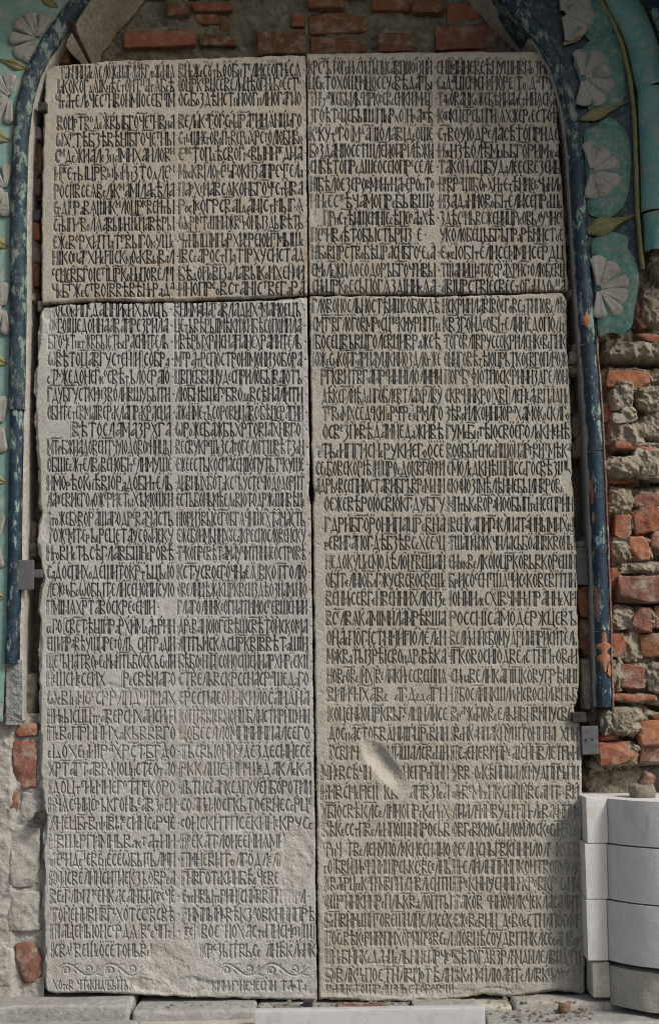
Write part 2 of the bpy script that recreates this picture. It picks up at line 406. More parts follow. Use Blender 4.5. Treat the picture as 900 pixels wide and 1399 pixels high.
# ------------------------------------------------------------------ carved lettering
# stroke letters of the tall, narrow ligature script; x 0..1 across the letter, y 0 base .. 1 top
T, N_ = 1.0, 0.62
def _bowl(x=0.0):
    return [([(x, .46), (.62, .36), (1, .12), (.95, .0), (x, .0)], .8)]
GL = {
 'а': (.42, [([(.95, 1.0), (.95, 0)], T), ([(.30, .80), (.62, 1.0), (.95, .95)], .8), ([(.95, .50), (.40, .44), (.02, .16), (.25, .02), (.85, .30)], .8)]),
 'б': (.46, [([(.05, 1), (.05, 0)], T), ([(.05, .98), (.95, .98), (.98, .84)], .8)] + _bowl(.05)),
 'в': (.46, [([(.05, 1), (.05, 0)], T), ([(.05, .98), (.62, 1.0), (.88, .82), (.60, .60), (.35, .68)], .8), ([(.10, .45), (.95, .08)], T), ([(.05, .0), (.95, .02)], .7)]),
 'г': (.36, [([(.05, 1), (.05, 0)], T), ([(.05, .98), (.95, .98), (1, .82)], .85)]),
 'д': (.52, [([(.50, 1), (.80, .10)], T), ([(.48, .98), (.20, .12)], .6), ([(-.02, -.12), (.02, .08), (1, .08), (1.02, -.12)], .75)]),
 'е': (.32, [([(.95, .92), (.45, .98), (.12, .72), (.10, .3), (.42, .02), (.98, .10)], .85), ([(.15, .52), (.85, .58)], .7)]),
 'ж': (.60, [([(.5, 1), (.5, 0)], T), ([(.0, 1), (.46, .52), (.02, .02)], .75), ([(1., 1), (.54, .52), (.98, .02)], .75)]),
 'з': (.40, [([(.05, .90), (.45, 1.02), (.88, .85), (.40, .58), (.92, .34), (.55, -.05), (.0, -.20)], .85)]),
 'и': (.44, [([(.05, 1), (.05, 0)], T), ([(.95, 1), (.95, 0)], T), ([(.10, .34), (.5, .52), (.9, .60)], .6)]),
 'і': (.14, [([(.5, 1), (.5, 0)], T)]),
 'ї': (.16, [([(.5, 1), (.5, 0)], T), ([(.1, 1.18), (.2, 1.24)], .8), ([(.9, 1.18), (1.0, 1.24)], .8)]),
 'й': (.44, [([(.05, 1), (.05, 0)], T), ([(.95, 1), (.95, 0)], T), ([(.10, .34), (.9, .60)], .6), ([(.2, 1.22), (.5, 1.14), (.9, 1.24)], .6)]),
 'к': (.46, [([(.05, 1), (.05, 0)], T), ([(.98, 1.0), (.55, .72), (.22, .55)], .75), ([(.30, .58), (.98, .0)], .95)]),
 'л': (.42, [([(.95, 1), (.95, 0)], T), ([(.95, .98), (.55, .90), (.42, .45), (.02, .0)], .75)]),
 'м': (.56, [([(.04, 1), (.04, 0)], T), ([(.96, 1), (.96, 0)], T), ([(.04, .98), (.48, .30)], .9), ([(.50, .34), (.96, .98)], .6)]),
 'н': (.44, [([(.05, 1), (.05, 0)], T), ([(.95, 1), (.95, 0)], T), ([(.10, .58), (.9, .46)], .65)]),
 'о': (.36, [([(.5, 1.0), (.10, .70), (.06, .30), (.5, .0)], .9), ([(.5, 1.0), (.90, .70), (.94, .30), (.5, .0)], .7)]),
 'п': (.46, [([(.05, 1), (.05, 0)], T), ([(.95, 1), (.95, 0)], T), ([(-.08, .98), (1.08, .98)], .8)]),
 'р': (.42, [([(.05, 1), (.05, -.04)], T), ([(.05, .98), (.65, 1.0), (.98, .78), (.70, .50), (.32, .62)], .8)]),
 'с': (.34, [([(1, .88), (.60, .98), (.12, .65), (.14, .28), (.55, .0), (.95, .14)], .9)]),
 'т': (.54, [([(.0, .86), (.04, .98), (.98, .98), (1, .86)], .8), ([(.5, 1), (.5, 0)], T)]),
 'у': (.44, [([(.02, 1), (.20, .60), (.55, .45)], .85), ([(.98, 1), (.62, .30), (.15, -.15)], .9)]),
 'ѹ': (.40, [([(.02, 1.1), (.5, .62), (.98, 1.1)], .75), ([(.5, .62), (.08, .30), (.5, .0), (.92, .30), (.5, .62)], .8)]),
 'ф': (.62, [([(.5, 1.1), (.5, -.08)], T), ([(.5, .85), (.05, .60), (.5, .25)], .75), ([(.5, .85), (.95, .60), (.5, .25)], .75)]),
 'х': (.50, [([(.02, 1), (.98, .0)], 1.0), ([(.98, 1), (.02, .0)], .62)]),
 'ц': (.50, [([(.05, 1), (.05, .04)], T), ([(.85, 1), (.85, .04)], T), ([(.05, .02), (1.0, .02), (1.02, -.18)], .8)]),
 'ч': (.40, [([(.05, 1), (.15, .62), (.90, .52)], .9), ([(.95, 1), (.95, 0)], T)]),
 'ш': (.66, [([(.04, 1), (.04, .04)], T), ([(.5, 1), (.5, .04)], T), ([(.96, 1), (.96, .04)], T), ([(.04, .01), (.96, .01)], .75)]),
 'щ': (.66, [([(.04, 1), (.04, .04)], T), ([(.5, 1), (.5, .04)], T), ([(.96, 1), (.96, .04)], T), ([(.04, .01), (.96, .01)], .75), ([(.5, 0), (.5, -.22)], .7)]),
 'ъ': (.50, [([(.0, .84), (.02, .98), (.3, .98)], .8), ([(.3, 1), (.3, 0)], T)] + _bowl(.3)),
 'ы': (.60, [([(.04, 1), (.04, 0)], T), ([(.04, .46), (.50, .30), (.55, .0), (.04, .0)], .8), ([(.97, 1), (.97, 0)], T)]),
 'ь': (.42, [([(.05, 1), (.05, 0)], T)] + _bowl(.05)),
 'ѣ': (.52, [([(.32, 1.12), (.32, 0)], T), ([(-.1, .66), (-.06, .76), (.85, .76), (.90, .66)], .8)] + _bowl(.32)),
 'ю': (.56, [([(.05, 1), (.05, 0)], T), ([(.05, .5), (.42, .5)], .7), ([(.70, 1.0), (.42, .65), (.42, .32), (.70, .0)], .85), ([(.70, 1.0), (.98, .65), (.98, .32), (.70, .0)], .75)]),
 'ѧ': (.54, [([(.5, 1), (.02, .0)], .7), ([(.5, 1), (.98, .0)], 1.0), ([(.2, .36), (.8, .36)], .65), ([(.5, .36), (.5, .0)], .8)]),
 'ѡ': (.64, [([(.2, 1), (.02, .6), (.12, .1), (.35, .02), (.5, .45)], .85), ([(.8, 1), (.98, .6), (.88, .1), (.65, .02), (.5, .45)], .75)]),
 'ѳ': (.44, [([(.5, 1.0), (.08, .62), (.5, .0)], .9), ([(.5, 1.0), (.92, .62), (.5, .0)], .75), ([(.12, .5), (.88, .5)], .65)]),
}
GL['я'] = GL['ѧ']; GL['ѿ'] = GL['ѡ']

RS = 3
RX0, RY0, RX1, RY1 = 40, 60, 815, 1390
GW, GH = (RX1 - RX0) * RS, (RY1 - RY0) * RS
GRO = np.zeros((GH, GW), np.float32)      # groove depth 0..1
INK = np.zeros((GH, GW), np.float32)      # black paint in it
prn = random.Random(11)
def seg(x0, y0, x1, y1, w0, w1, soft, amp, ink, hollow=False):
    """a tapering chisel cut from (x0,y0) to (x1,y1), photo pixels, half widths w0,w1"""
    X0, Y0, X1, Y1 = (x0 - RX0) * RS, (y0 - RY0) * RS, (x1 - RX0) * RS, (y1 - RY0) * RS
    W0, W1, sf = w0 * RS, w1 * RS, soft * RS
    pad = max(W0, W1) + sf + 2 + (3 if hollow else 0)
    a, b = int(max(0, min(X0, X1) - pad)), int(min(GW, max(X0, X1) + pad + 1))
    c, d = int(max(0, min(Y0, Y1) - pad)), int(min(GH, max(Y0, Y1) + pad + 1))
    if b <= a or d <= c: return
    xx = np.arange(a, b, dtype=np.float32)[None, :]; yy = np.arange(c, d, dtype=np.float32)[:, None]
    dx, dy = X1 - X0, Y1 - Y0
    L2 = dx * dx + dy * dy + 1e-6
    t = np.clip(((xx - X0) * dx + (yy - Y0) * dy) / L2, 0, 1)
    dist = np.sqrt((xx - X0 - t * dx) ** 2 + (yy - Y0 - t * dy) ** 2)
    w = W0 + (W1 - W0) * t
    if hollow:
        v = np.clip(1 - np.abs(dist - w) / (0.55 * RS), 0, 1) * 0.95
    else:
        v = np.clip((w - dist) / sf, 0, 1)
    v *= amp
    np.maximum(GRO[c:d, a:b], v, out=GRO[c:d, a:b])
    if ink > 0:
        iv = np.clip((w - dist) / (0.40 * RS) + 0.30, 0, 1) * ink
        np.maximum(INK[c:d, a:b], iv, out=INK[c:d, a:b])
def smooth_poly(pts):
    if len(pts) < 3: return pts
    out = [pts[0]]
    for i in range(1, len(pts) - 1):
        p, q, r = pts[i - 1], pts[i], pts[i + 1]
        out.append(((p[0] + 3 * q[0]) / 4, (p[1] + 3 * q[1]) / 4)); out.append(((r[0] + 3 * q[0]) / 4, (r[1] + 3 * q[1]) / 4))
    out.append(pts[-1]); return out
def glyph(ch, x, yb, w, h, hw, amp, ink, hollow=False):
    g = GL.get(ch) or GL['и']
    for pts, k in g[1]:
        q = [(x + p[0] * w + prn.uniform(-.12, .12), yb - p[1] * h + prn.uniform(-.25, .25)) for p in pts]
        stem = len(pts) == 2 and abs(pts[0][0] - pts[1][0]) < .02 and k >= T
        if stem:
            (ax, ay), (bx, by) = q
            my = (ay + by) / 2
            seg(ax, ay, (ax + bx) / 2, my, hw * 1.12, hw * .82, .95, amp, ink, hollow)
            seg((ax + bx) / 2, my, bx, by, hw * .82, hw * 1.10, .95, amp, ink, hollow)
            if not hollow and h > 10:     # chisel serif
                seg(ax - 1.7, ay + 1.3, ax + .2, ay - .1, hw * .30, hw * .75, .7, amp, ink)
        else:
            q = smooth_poly(q); n = len(q) - 1
            for i in range(n):
                k0 = k * (0.75 + 0.35 * math.sin(math.pi * i / n)) ; k1 = k * (0.75 + 0.35 * math.sin(math.pi * (i + 1) / n))
                seg(q[i][0], q[i][1], q[i + 1][0], q[i + 1][1], hw * k0, hw * k1, .85, amp, ink, hollow)
MARKS = "~'`:^"
def textline(txt, x0, x1, yc, h=16.5, amp=1.0, ink=1.0, slope=0.0, dot=True, initial=True):
    x0 -= 1.5; x1 += 2.0
    txt = txt.rstrip('_').lstrip('_')
    toks = []
    for ch in txt:
        if ch in MARKS and toks: toks[-1][1] += ch
        else: toks.append([ch, ''])
    for tk in toks[1:]:
        if not tk[1] and tk[0] == tk[0].lower() and tk[0] not in '_[]' and prn.random() < .33: tk[1] = prn.choice(("'", '`', ':', '^', ':'))
    lay, x, gap = [], 0.0, .118
    for i, (ch, mk) in enumerate(toks):
        low = ch.lower()
        small = ch != low
        if ch == '_': x += .42; lay.append((ch, mk, x, 0, False)); continue
        if ch in '[]': x += .05; lay.append((ch, mk, x, .10, False)); x += .10 + .12; continue
        g = GL.get(low) or GL['и']
        if small:
            w = g[0] * .70
            x -= .05
            lay.append((low, mk, x, w, True)); x += w + gap * .85
        else:
            w = g[0] * prn.uniform(.92, 1.08)
            lay.append((low, mk, x, w, False)); x += w + gap
    tot = x - gap
    sc = (x1 - x0) / tot
    hw = min(1.28, sc * 0.088) * float(np.interp(yc, [900, 1050], [1, 1.12]))
    yb0 = yc + h / 2
    first = True
    for ch, mk, gx, gw, small in lay:
        X = x0 + gx * sc; W = gw * sc; yb = yb0 + slope * (X - x0)
        if ch == '_': continue
        if ch in '[]':
            xa = X + W * .5; s = 1 if ch == '[' else -1
            seg(xa, yb + 2, xa, yb - h - 2, .6, .6, .7, amp * .9, ink * .5)
            seg(xa, yb + 2, xa + 4 * s, yb + 2, .6, .6, .7, amp * .9, ink * .5); seg(xa, yb - h - 2, xa + 4 * s, yb - h - 2, .6, .6, .7, amp * .9, ink * .5)
            continue
        if small:
            pos = prn.random()
            if pos < .62: glyph(ch, X, yb, W, h * .52, hw * .84, amp, ink)
            elif pos < .85: glyph(ch, X, yb - h * .52, W, h * .50, hw * .8, amp, ink)
            else: glyph(ch, X, yb - h * .2, W, h * .6, hw * .84, amp, ink)
        elif first and initial:
            glyph(ch, X, yb, W, h, hw * .95, amp * .9, ink * .8, hollow=True)
        else:
            glyph(ch, X, yb, W, h, hw, amp, ink)
            if ch in 'нипшцмухгт' and prn.random() < .38:      # little nested limbs of the ligatures
                ty_ = yb - h * prn.choice((.18, .3, .62, .78)); tx_ = X + W * prn.uniform(.28, .42)
                if ch in 'гт': tx_ = X + W * .8; ty_ = yb - h * .3
                seg(tx_, ty_ + 1.6, tx_ + W * .25, ty_ - 1.4, hw * .5, hw * .75, .7, amp, ink)
        first = False
        cx, ty = X + W / 2, yb - h - 2.2
        for mch in mk:
            if mch == '~':
                seg(cx - 8, ty - .2, cx - 4, ty - 1.4, .5, .9, .7, amp * .9, ink); seg(cx - 4, ty - 1.4, cx + 4, ty - .4, .9, .8, .7, amp * .9, ink); seg(cx + 4, ty - .4, cx + 8.5, ty - 2.0, .8, .4, .7, amp * .9, ink)
            elif mch == "'": seg(cx - .8, ty + .8, cx + 2, ty - 2.4, .5, .95, .7, amp, ink)
            elif mch == '`': seg(cx + .8, ty + .8, cx - 2, ty - 2.4, .5, .95, .7, amp, ink)
            elif mch == ':':
                seg(cx - 2.2, ty, cx - 1.4, ty - 1.8, .5, .8, .7, amp, ink); seg(cx + 1.4, ty, cx + 2.2, ty - 1.8, .5, .8, .7, amp, ink)
            elif mch == '^':
                seg(cx - 2.4, ty, cx, ty - 2, .5, .7, .7, amp, ink); seg(cx, ty - 2, cx + 2.4, ty, .7, .5, .7, amp, ink)
    if dot:
        seg(x1 + 5, yc + slope * (x1 - x0), x1 + 6.2, yc + slope * (x1 - x0) + .3, 1.3, 1.1, 1.2, amp * .8, ink * .6)

TL_A = """таБни'цаСѧ^сло'жЕнагла'ѣгЛОжЕ'ніѧ
іАко'когДѧікНѣсТ~оитНаТѧ`:бСѣ
чТаТ'елОчесТнв:онмі^ос`ебНім
воцРт~вОдЕ^жв'ыбгоч~еТнвНа
ѡхРтѣб~зѣвѣніб~гоч~еТны
сМдЕ^жиалЕ'зН'амихайловИ
иЖ~еТыцр~вЫіМн:Из:тоДлеМ
росі'івсеѧвЕлІ'кМамі'лаБѣла
еГді'ПрАвѧши~кМ'лоцрК~ве'нТ~ы
сТ~ыпГАвОл'ѧавынГшЕ~'павѣры
ежЕвОрхиГпАт'Рв`ыгоКущ:Е
нікоНаРхиЕпі^скМоСквЫвАл
СеневбгоіеТі^цр~кО'нИповелНі
чКб~ГжЕсТвоіввѣ'вѣ~нГрАдА""".split("\n")
TL_B = """внЕжЕсѹТьѳ^о^бИтЕлисе:о:гнЕ'сѧ
іоцр~кЕвнсе:велИцѣ:о^гн'ЕбО^естЬ
о^сЕ'бОздѣ`истН:но^огН'лиогаРно
велИ'кАгогсР'цр~аТицѧнш'Аго
сТЫ'щиеГо:вОпТв'ерЫхрс~Толюбив'И
еЖЕт'опДѣ'сво^гРСв'ыниЖд~н'а
мОСкві'лоРе'НАгокнз~апреч'ТелА
паРхЕн`авсѧко^нбго~чЕсТ'ива
рОСі':Когрсв~аіДа'ніс~Тны'гѧ
ѡКріМ'тЕшни'жвПРоны'здыв'ѣть
чТн~ыщипАрхиЕре'юиТ~мыщ'С
івсЕ`аросТ:пАті'рхусиста'д
бѣДопО~візА'лавы'кОнхенИи
ин'о^прЕ'ОвсТанісТвегАра""".split("\n")
TR_A = """крсТ~ъто:гНиМе'нЬпО^писа^впокИ'зни
цеКтохо'щЕнно^се':уСвѣ'даТьІ
тнЕТАжебыль`Ецр~кВевСе'нки[мГц]
зго'ѣтЕце:б'ыш[піНрХо]нРаЖѣ
кОкуТОго:[мДа~]ію'лавідЕ:още
бОзда'ніюсе':тшле~нопріл'ѣжи
снбѣ'то`прЕдше':осе:юпрЕселе:
нібѣло`езероВмНиТнаРероПтО
инЕе~сЖѣчам'опрЕбы'вшѹ
[прИсТ~ѣишенні^еСѣпеРаАхѣ
пеКивЛѣ'тоб'ысть~рп~з_е
нІ'бОвцрс~твОб'ѣцр~ас'нб~гоСеДа
емОлЕ~'жцѧѳе:одоръбг~очЕи'вы
снЕцр~кВесьпо'гѧ:зді'ниКѧа""".split("\n")
TR_B = """енімн'иевеѣ'н'ущив:пОзниЕ
сАдА'ці'енІе'йОпоре[тО]дАтИи
тАКо'ванкОжеб:ѣипаЛеТинѧска
кОНкцер~еы[ги]ѧхже'рЕесто'ѣ
сТ~воую'дрЕ:ласѣ'топриде
иЖизѣ`о'лѣ~мЦьбго~римЖа
тако'нИсщ:бу~дАле`есвезе'нь
нЕврАшібоРхиТеТѣ'ниеБчНилО
из'адА'нновО^біТе'лисе:прЕшЬ
здѣ'сОньвежениц~рКовьЛучисЕ
уко~лобе'цъбг~ъпрАрѣн~истОе
еЖЕ:і^обіТе'лисе'нмисе~рдц
тщани'шАтогсра:хрис~Толюб'еви
авіцрс~тві'есве`с~ТогАндо'КИа""".split("\n")
BL_A = """восоКипЕданниКихъоцъ
оКго'іщ`едо'йнаав`апрезри'ла
бго~чЕтНЕТж:вбысть:Ерасни'тель
ѡвѣ:тоц~ав~гу'сТен[и]соб'рА
СтЬжедо^негКОсвѣТълос'раю:
гд~убг~'усткнИзво'лившубы'ти
обит'еТе:вмаіверЕклапрЕкр'асна
__[вѣт'осла'мазр~хга:
мт~Рбжиадо'вейт~:чуюдо'воРницы
о^бщеЕжТ'елвОве'нобіТ:Елимуще
имоРѣокНѣ'віо'рА'добиТе'ль
лаЖевие:гоЛожЕ'риет~Ыхъмоще'й
сТОжебОвора'щагодрЕ'вачасть
тожЕмт:еРъЕрецетаусѳО~пеку
нГОви'Етьсѣгла':вбщ:нЕро'вѣ
сА'доспихОде'щитокрТ:ъцъЕю:
лежНОбОѡобытелисе'но^писую
пмінѧхр~тавоскреСе'ніи___
СЕго[све~тѣціп:рАрхи:мДаТр'ин
ещЕпр'Авѣущ:преТо'лъ_ситрАді:и
щеТьнатвоРе`ЕнМи:т~ьбос~късКіи
нЕ`щси'Есе`их___[рЕсвѣ:наго
ѡСвіНноЕ_р_лпдИіінах
ниВысцц~ТГ_верснх_иси~Еи
пЕвОпр~ини:хАкьв__го`
ЕіДо'хеНи:ірА'хрс~тбг~до
хрт~аг~таврОмоцИ'сте~_Т_о
ідо~цТЕи:Ение:гОт_Еко_о_
нчѧсЕниеРъкгоньЕавз'Реи
лне:цб~ГвНивнЕси:нсЕрче`
нв'щЕ:ргим^ньвАКТ_Тии
аеВидЕ~З_веНесе'ѡбыТь'лип
вКисве'лин'сиТне_зъо:врЕ'а
веЕг~ліЗпНКенк_са'нъпоРЕче`
тоне'ни_нв~гЕхо_с:еЕвсвѣ
піацены'онсЕр'дѧ[вСЕчпТ]
ісвДИвещЕосе:тоньвЕкА___""".split("\n")
BL_B = """внимАнаТавладихАманоецъ
це'Тъвѣ'ры'імѣкнж~ибѣсопон'ила
ивѣры'хр~Ійснапа'нехрани'тель
мТра'Трепостр'оиімо'низобо'ра
цвпе'бвинудЕсприл'обывают:ъ
люб~нѣщЕ:гОбвоДЕвсѣнал~ити
ажЕн:меТъсоровица'всЕбѣпе:рагни
ѡрОжебаж'бъхрт~овіах~нвг~о]
вес'вукрЕщ:Ез'саТоге:л^оггщвѣт'зОн
ежеестькоспасе'ніюпуть~тЕку'ще
дивны:хбо'тАксТъус'течюдодорит
естьбо:ньмѣ'едЕвютодржЕ:шивѣцЕ
нюризвысег~обгѧчише:хтачасть
еже:боимьнихѹеакреспослове'нску
тАко'превѣтамау'читиннео'стровѣ
кст~усвоего'чнАеѧ[вко]г~голю:
овели'цѣжЕкцр~квенз'дѣознамЕню'
глаго'лникЕогнатнносРевше'нии
дрЕвано:юге~вѣщсв~ѣто`искома
лптьискѧсцр~квів~в`ѣтА'шіи
бѣ`боЕн[п]соносще'н:иархирЕ:скії
с:твельвскрсе:нас`рАщедАго
_ереспаеоиа__лоса:идна`
коп'т_віевм_нщ~блистиришЕ:ии
ц_бес_лом_ниипалсего
тьс_ы'ониуд:езд'е_ни'есе:
рк_лше'З_иЕшЕдак_Ека
ль_нсе`анкедгкуен'боротии
соапЕно_гкьтоевн:есЕрцЕ
Соиск_тпсекинЕ_русЕ
нОека_лои_еи:иями___
пине_нтОлгодлЕ'ли____
гн~вг~отЕки:ибѣ'Ечевет__
еЖЕнвыТЕрин[сни'вв]п~Е_тЕрл
римны'нЬвѣ'_зЛовкннипрѣ
[ГЕ]_вос_нох'асТЕпис~нЕИ[щ]
____крЕзыт'вьсЕ_лнѣ'клИнк""".split("\n")
BR_A = """гловоносльно'стѣищеобокдѣ
смт~Евг~логовмрОс'цЖЕкиурнптИ
ібо^се:цвъвцголе:вциврАжеѣ
южЕсМко:п~гарн~ауцкиноздлоГже'
рг~квитв~гапрЕ:ини:іло'лини
дѣ'кег~лиѣ'дЕнгоблевтл:ахрл~ву
тРвМм'хседЕки[ЕрчЕрЕ]Ермлго
освЕзпОвѣд'ани:едАжив'ѣ
ЕтьЕипгисн'ЕрукиегОо:се:
сеЕбовекор'іѣ[и]цр~ѳЕдо:квг~онЕи
адрьЕвсепи`юстави'бг~ъврЕмЕни
оеже'вѣ'роюсв:ю'кг~дубг~у
гдри'бг~ор:онипацр~Евна
Ревига'погдѣб~з'ѣвсЕхсе~Дц
недоку:цЕем'одѣ'лонЕ'ве~щан
обі'тЕлню`б~Лгжусвсв~ос^вещЕ`
вениІ'севг:Енве'нних~лкн~зЕ:
всЕ~лвѧк'аміми'ланрѣ'вша
она'Епо^гі'стнн:ипо'лел~Ен
мАквАты'зрѣ'і:своНдрЕвѣка
новГо~вЕ[их]вЕл'ики:Гесвеш'нѧ
вииЕн'х~авЕ_агдЕ:Дагн
коцениоцр~квьгЕ:лцнлисе
досНас~тобвдинігцр~Евни
гсвич______цп~:шалс~вЕци
мнЕвсѣ'чн____скнепрЕпии
инвснЕпе:ії_кв__апвзіЕ'а
хб~ю'свѣкл~сЕлниопрЕк'ЕиНх
бѣкЕссТпвЕлЕипощни:росьв
ЕрНч_твЕлеиуполОкнесиано
Го[бви]иРЕниищрськсЕвеЕлнь
кваЕр~цЕЕкЛнЕмвпиНснвл~Есити
ошАЕиикинрЕпльк~вАло~пты
бЕ~нвинЕщи:Товещ~нлнсласе'к
посЕвѣкЕрипЕпнхоришЕѹвсЕл
цнЕбникЕдаАцЕ'льниепрчЕА
бОв:лкНЕпостн~лвпОтѣ'ли
вЕнисто'шрлщньсто^говЕш""".split("\n")
BR_B = """искриплавівоегОвсАтиповЕлѣ
кв~зго~ид'Еобі'Телинедопо'лТ
того~вл:івруссо~криленкЕвЕпик
ониговѣ'Тѣюцр~ьткоевгоплАож
погО:бОфю'тпоскЕ'риниз~дгело'н
сквЕн'икро[хвї]лен`Еа:Евпа'днЕ
зѣвОилконнпо~рАхамокОсклгО
гумЕб~НТѣ'юсвое'голОкнЕнѣ
вообыТ'енсЕищо:на'рГв'нТмѣкА
см~олЕдкнѣшніссЕгосвѣ~зшь
екМнозїмѣ'лѣинебылнвровЕ
мпТькЕво~рА`иоо^бы'пТ:Енсе:при:н
івен'капиг~Нкл`натА'ннымихВі
тшапЕ'нжкчпл'асьбоа'нвк~воны
еиЖКвЕлко'юцр~ковьвкореши
бРисоСенТш'дНисЕ:ко^веві:тпи
іон'ниЛЕсх:івчинЕпраннЕхи
россні:самоде'ржцевъ
вели'Книеб^омудриипри~си'телЬ
іг~ковосию`двеЛстн~пТовЕи
снНАвеликапіц~ковугрѣниі
пЕбосл~и:нкшлНЕисвоснлЕвиьб
вРАжЕ'повЕельнвн~внпусвел
івЕикАнпакнуштонина_хии
псАеневіОпрЕаісинв~летпРи
увв_оЕкѣипиаленудпи~чЕпи
аЕвЕмНЕнк:сицивсапт_ви_
лпалЕ~ннвуЕнЕпиГлЕваЕппиЕ
овгЕвкиосЬнлонлоскЕсЕи~зхо
оеЕлнсньг:вкнинлолЕ_кЕтв
пГелнлипи~нпконтвоюлЕлЕ_
прЕкниуенинЕк'рОвкрЕсЕни
таков:_Снномлкчекласалит
ежЕвЕвин_дЕ:воЕстнлпосЕмЕ
лювиѣ'соу~двітнклсеЕанвЕР
бѣтогд~вз~рлЕмдилелвндЕгн
ѣкЕнКн:люаитЕллвкНКуГсѣі""".split("\n")
yTL = [98, 117, 137, 167, 190, 212, 236, 260, 283, 306, 330, 351, 375, 396]
yTR = [92, 113, 135, 158, 183, 206, 228, 252, 275, 298, 321, 345, 369, 391]
yBL = [423, 445, 467, 491, 515, 539, 564, 587, 611, 635, 660, 683, 709, 732, 756, 782, 806, 830, 856, 880, 904, 928, 954, 979, 1002, 1027, 1051, 1076, 1100, 1125, 1150, 1175, 1200, 1225, 1250, 1273, 1299]
yBR = [418, 443, 467, 491, 515, 541, 565, 590, 616, 640, 664, 689, 717, 742, 768, 793, 818, 845, 872, 897, 924, 949, 976, 1003, 1029, 1056, 1083, 1109, 1134, 1161, 1185, 1208, 1233, 1258, 1283, 1308, 1333, 1352]
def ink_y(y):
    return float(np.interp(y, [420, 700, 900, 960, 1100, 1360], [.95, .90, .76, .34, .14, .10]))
def amp_y(y):
    return float(np.interp(y, [420, 900, 980, 1360], [1., .95, .85, .75]))
fx = {'tla0': pw([(98, 83), (137, 78), (167, 80), (212, 77), (396, 73)]), 'tla1': pw([(98, 236), (396, 235)]),
      'tlb0': pw([(98, 246), (396, 246)]), 'tlb1': pw([(98, 408), (396, 413)]),
      'tra0': pw([(92, 423), (391, 428)]), 'tra1': pw([(92, 587), (391, 592)]),
      'trb0': pw([(92, 598), (391, 604)]), 'trb1': pw([(92, 755), (206, 762), (391, 769)])}
for i, y in enumerate(yTL):
    textline(TL_A[i], fx['tla0'](y), fx['tla1'](y), y + 1.5, 17.3, 1, .96, -.012)
    textline(TL_B[i], fx['tlb0'](y), fx['tlb1'](y), y - 1, 17.3, 1, .96, -.010)
for i, y in enumerate(yTR):
    x0 = fx['tra0'](y) + (14 if i == 9 else 0)
    x1 = fx['tra1'](y) - (18 if i == 10 else 0)
    textline(TR_A[i], x0, x1, y, 17.3, 1, .96, 0.0)
    textline(TR_B[i], fx['trb0'](y), fx['trb1'](y), y, 17.3, 1, .96, 0.0)
bla0 = pw([(420, 70), (445, 70), (515, 68), (700, 67), (930, 67), (1100, 70), (1300, 73)])
bla1 = pw([(420, 226), (700, 234), (930, 237), (1300, 236)])
blb0 = pw([(420, 240), (700, 243), (1000, 247), (1300, 252)])
blb1 = pw([(420, 408), (700, 414), (1000, 420), (1300, 428)])
for i, y in enumerate(yBL):
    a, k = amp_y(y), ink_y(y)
    if i >= 21:
        fill = lambda t: t.rstrip('_')[:1] + ''.join(prn.choice('нивесрптолак') if c == '_' else c for c in t.rstrip('_')[1:])
        BL_A[i] = fill(BL_A[i]) if i > 21 else BL_A[i]; BL_B[i] = BL_B[i] if i > 34 else fill(BL_B[i])
    e = 0
    x0 = bla0(y) - 1 + (30 if i == 7 else 0); x1 = bla1(y)
    if i == 17: x1 = 209
    if i == 36: x1 = 216
    textline(BL_A[i], x0, x1, y, float(np.interp(y, [420, 900, 1010], [18.2, 18.0, 17.0])), a, k)
    x0 = blb0(y); x1 = blb1(y)
    if i in (30, 31, 32): x1 -= 38
    if i == 33: x1 -= 12
    if i == 36: x0 = 276
    textline(BL_B[i], x0, x1, y, float(np.interp(y, [420, 900, 1010], [18.2, 18.0, 17.0])), a, k)
textline("хоТЕв_чтЕкидЕбытые", 74, 181, 1346, 12.5, .7, .08, dot=False, initial=False)
textline("книЕгЕнечесни_таРтА", 291, 415, 1347, 12.5, .6, .08, dot=False, initial=False)
bra0 = pw([(418, 428), (493, 429), (505, 440), (600, 443), (612, 437), (640, 433), (664, 432), (690, 445), (1003, 450), (1029, 452), (1045, 441), (1110, 440), (1185, 445), (1350, 447)])
bra1 = pw([(418, 597), (640, 604), (900, 606), (1350, 616)])
brb0 = pw([(418, 606), (590, 611), (900, 617), (1350, 622)])
brb1 = pw([(418, 768), (590, 775), (760, 783), (900, 785), (1350, 791)])
for i, y in enumerate(yBR):
    a, k = amp_y(y), ink_y(y)
    if y < 1350:
        textline(BR_A[i], bra0(y), bra1(y), y, float(np.interp(y, [420, 900, 1010], [18.5, 18.3, 17.4])), a, k)
        textline(BR_B[i], brb0(y), brb1(y) - (12 if i == 10 else 0), y, float(np.interp(y, [420, 900, 1010], [18.5, 18.3, 17.4])), a, k)
    else:
        textline(BR_A[i], bra0(y), bra1(y), y, 11, .55, .1, initial=False)
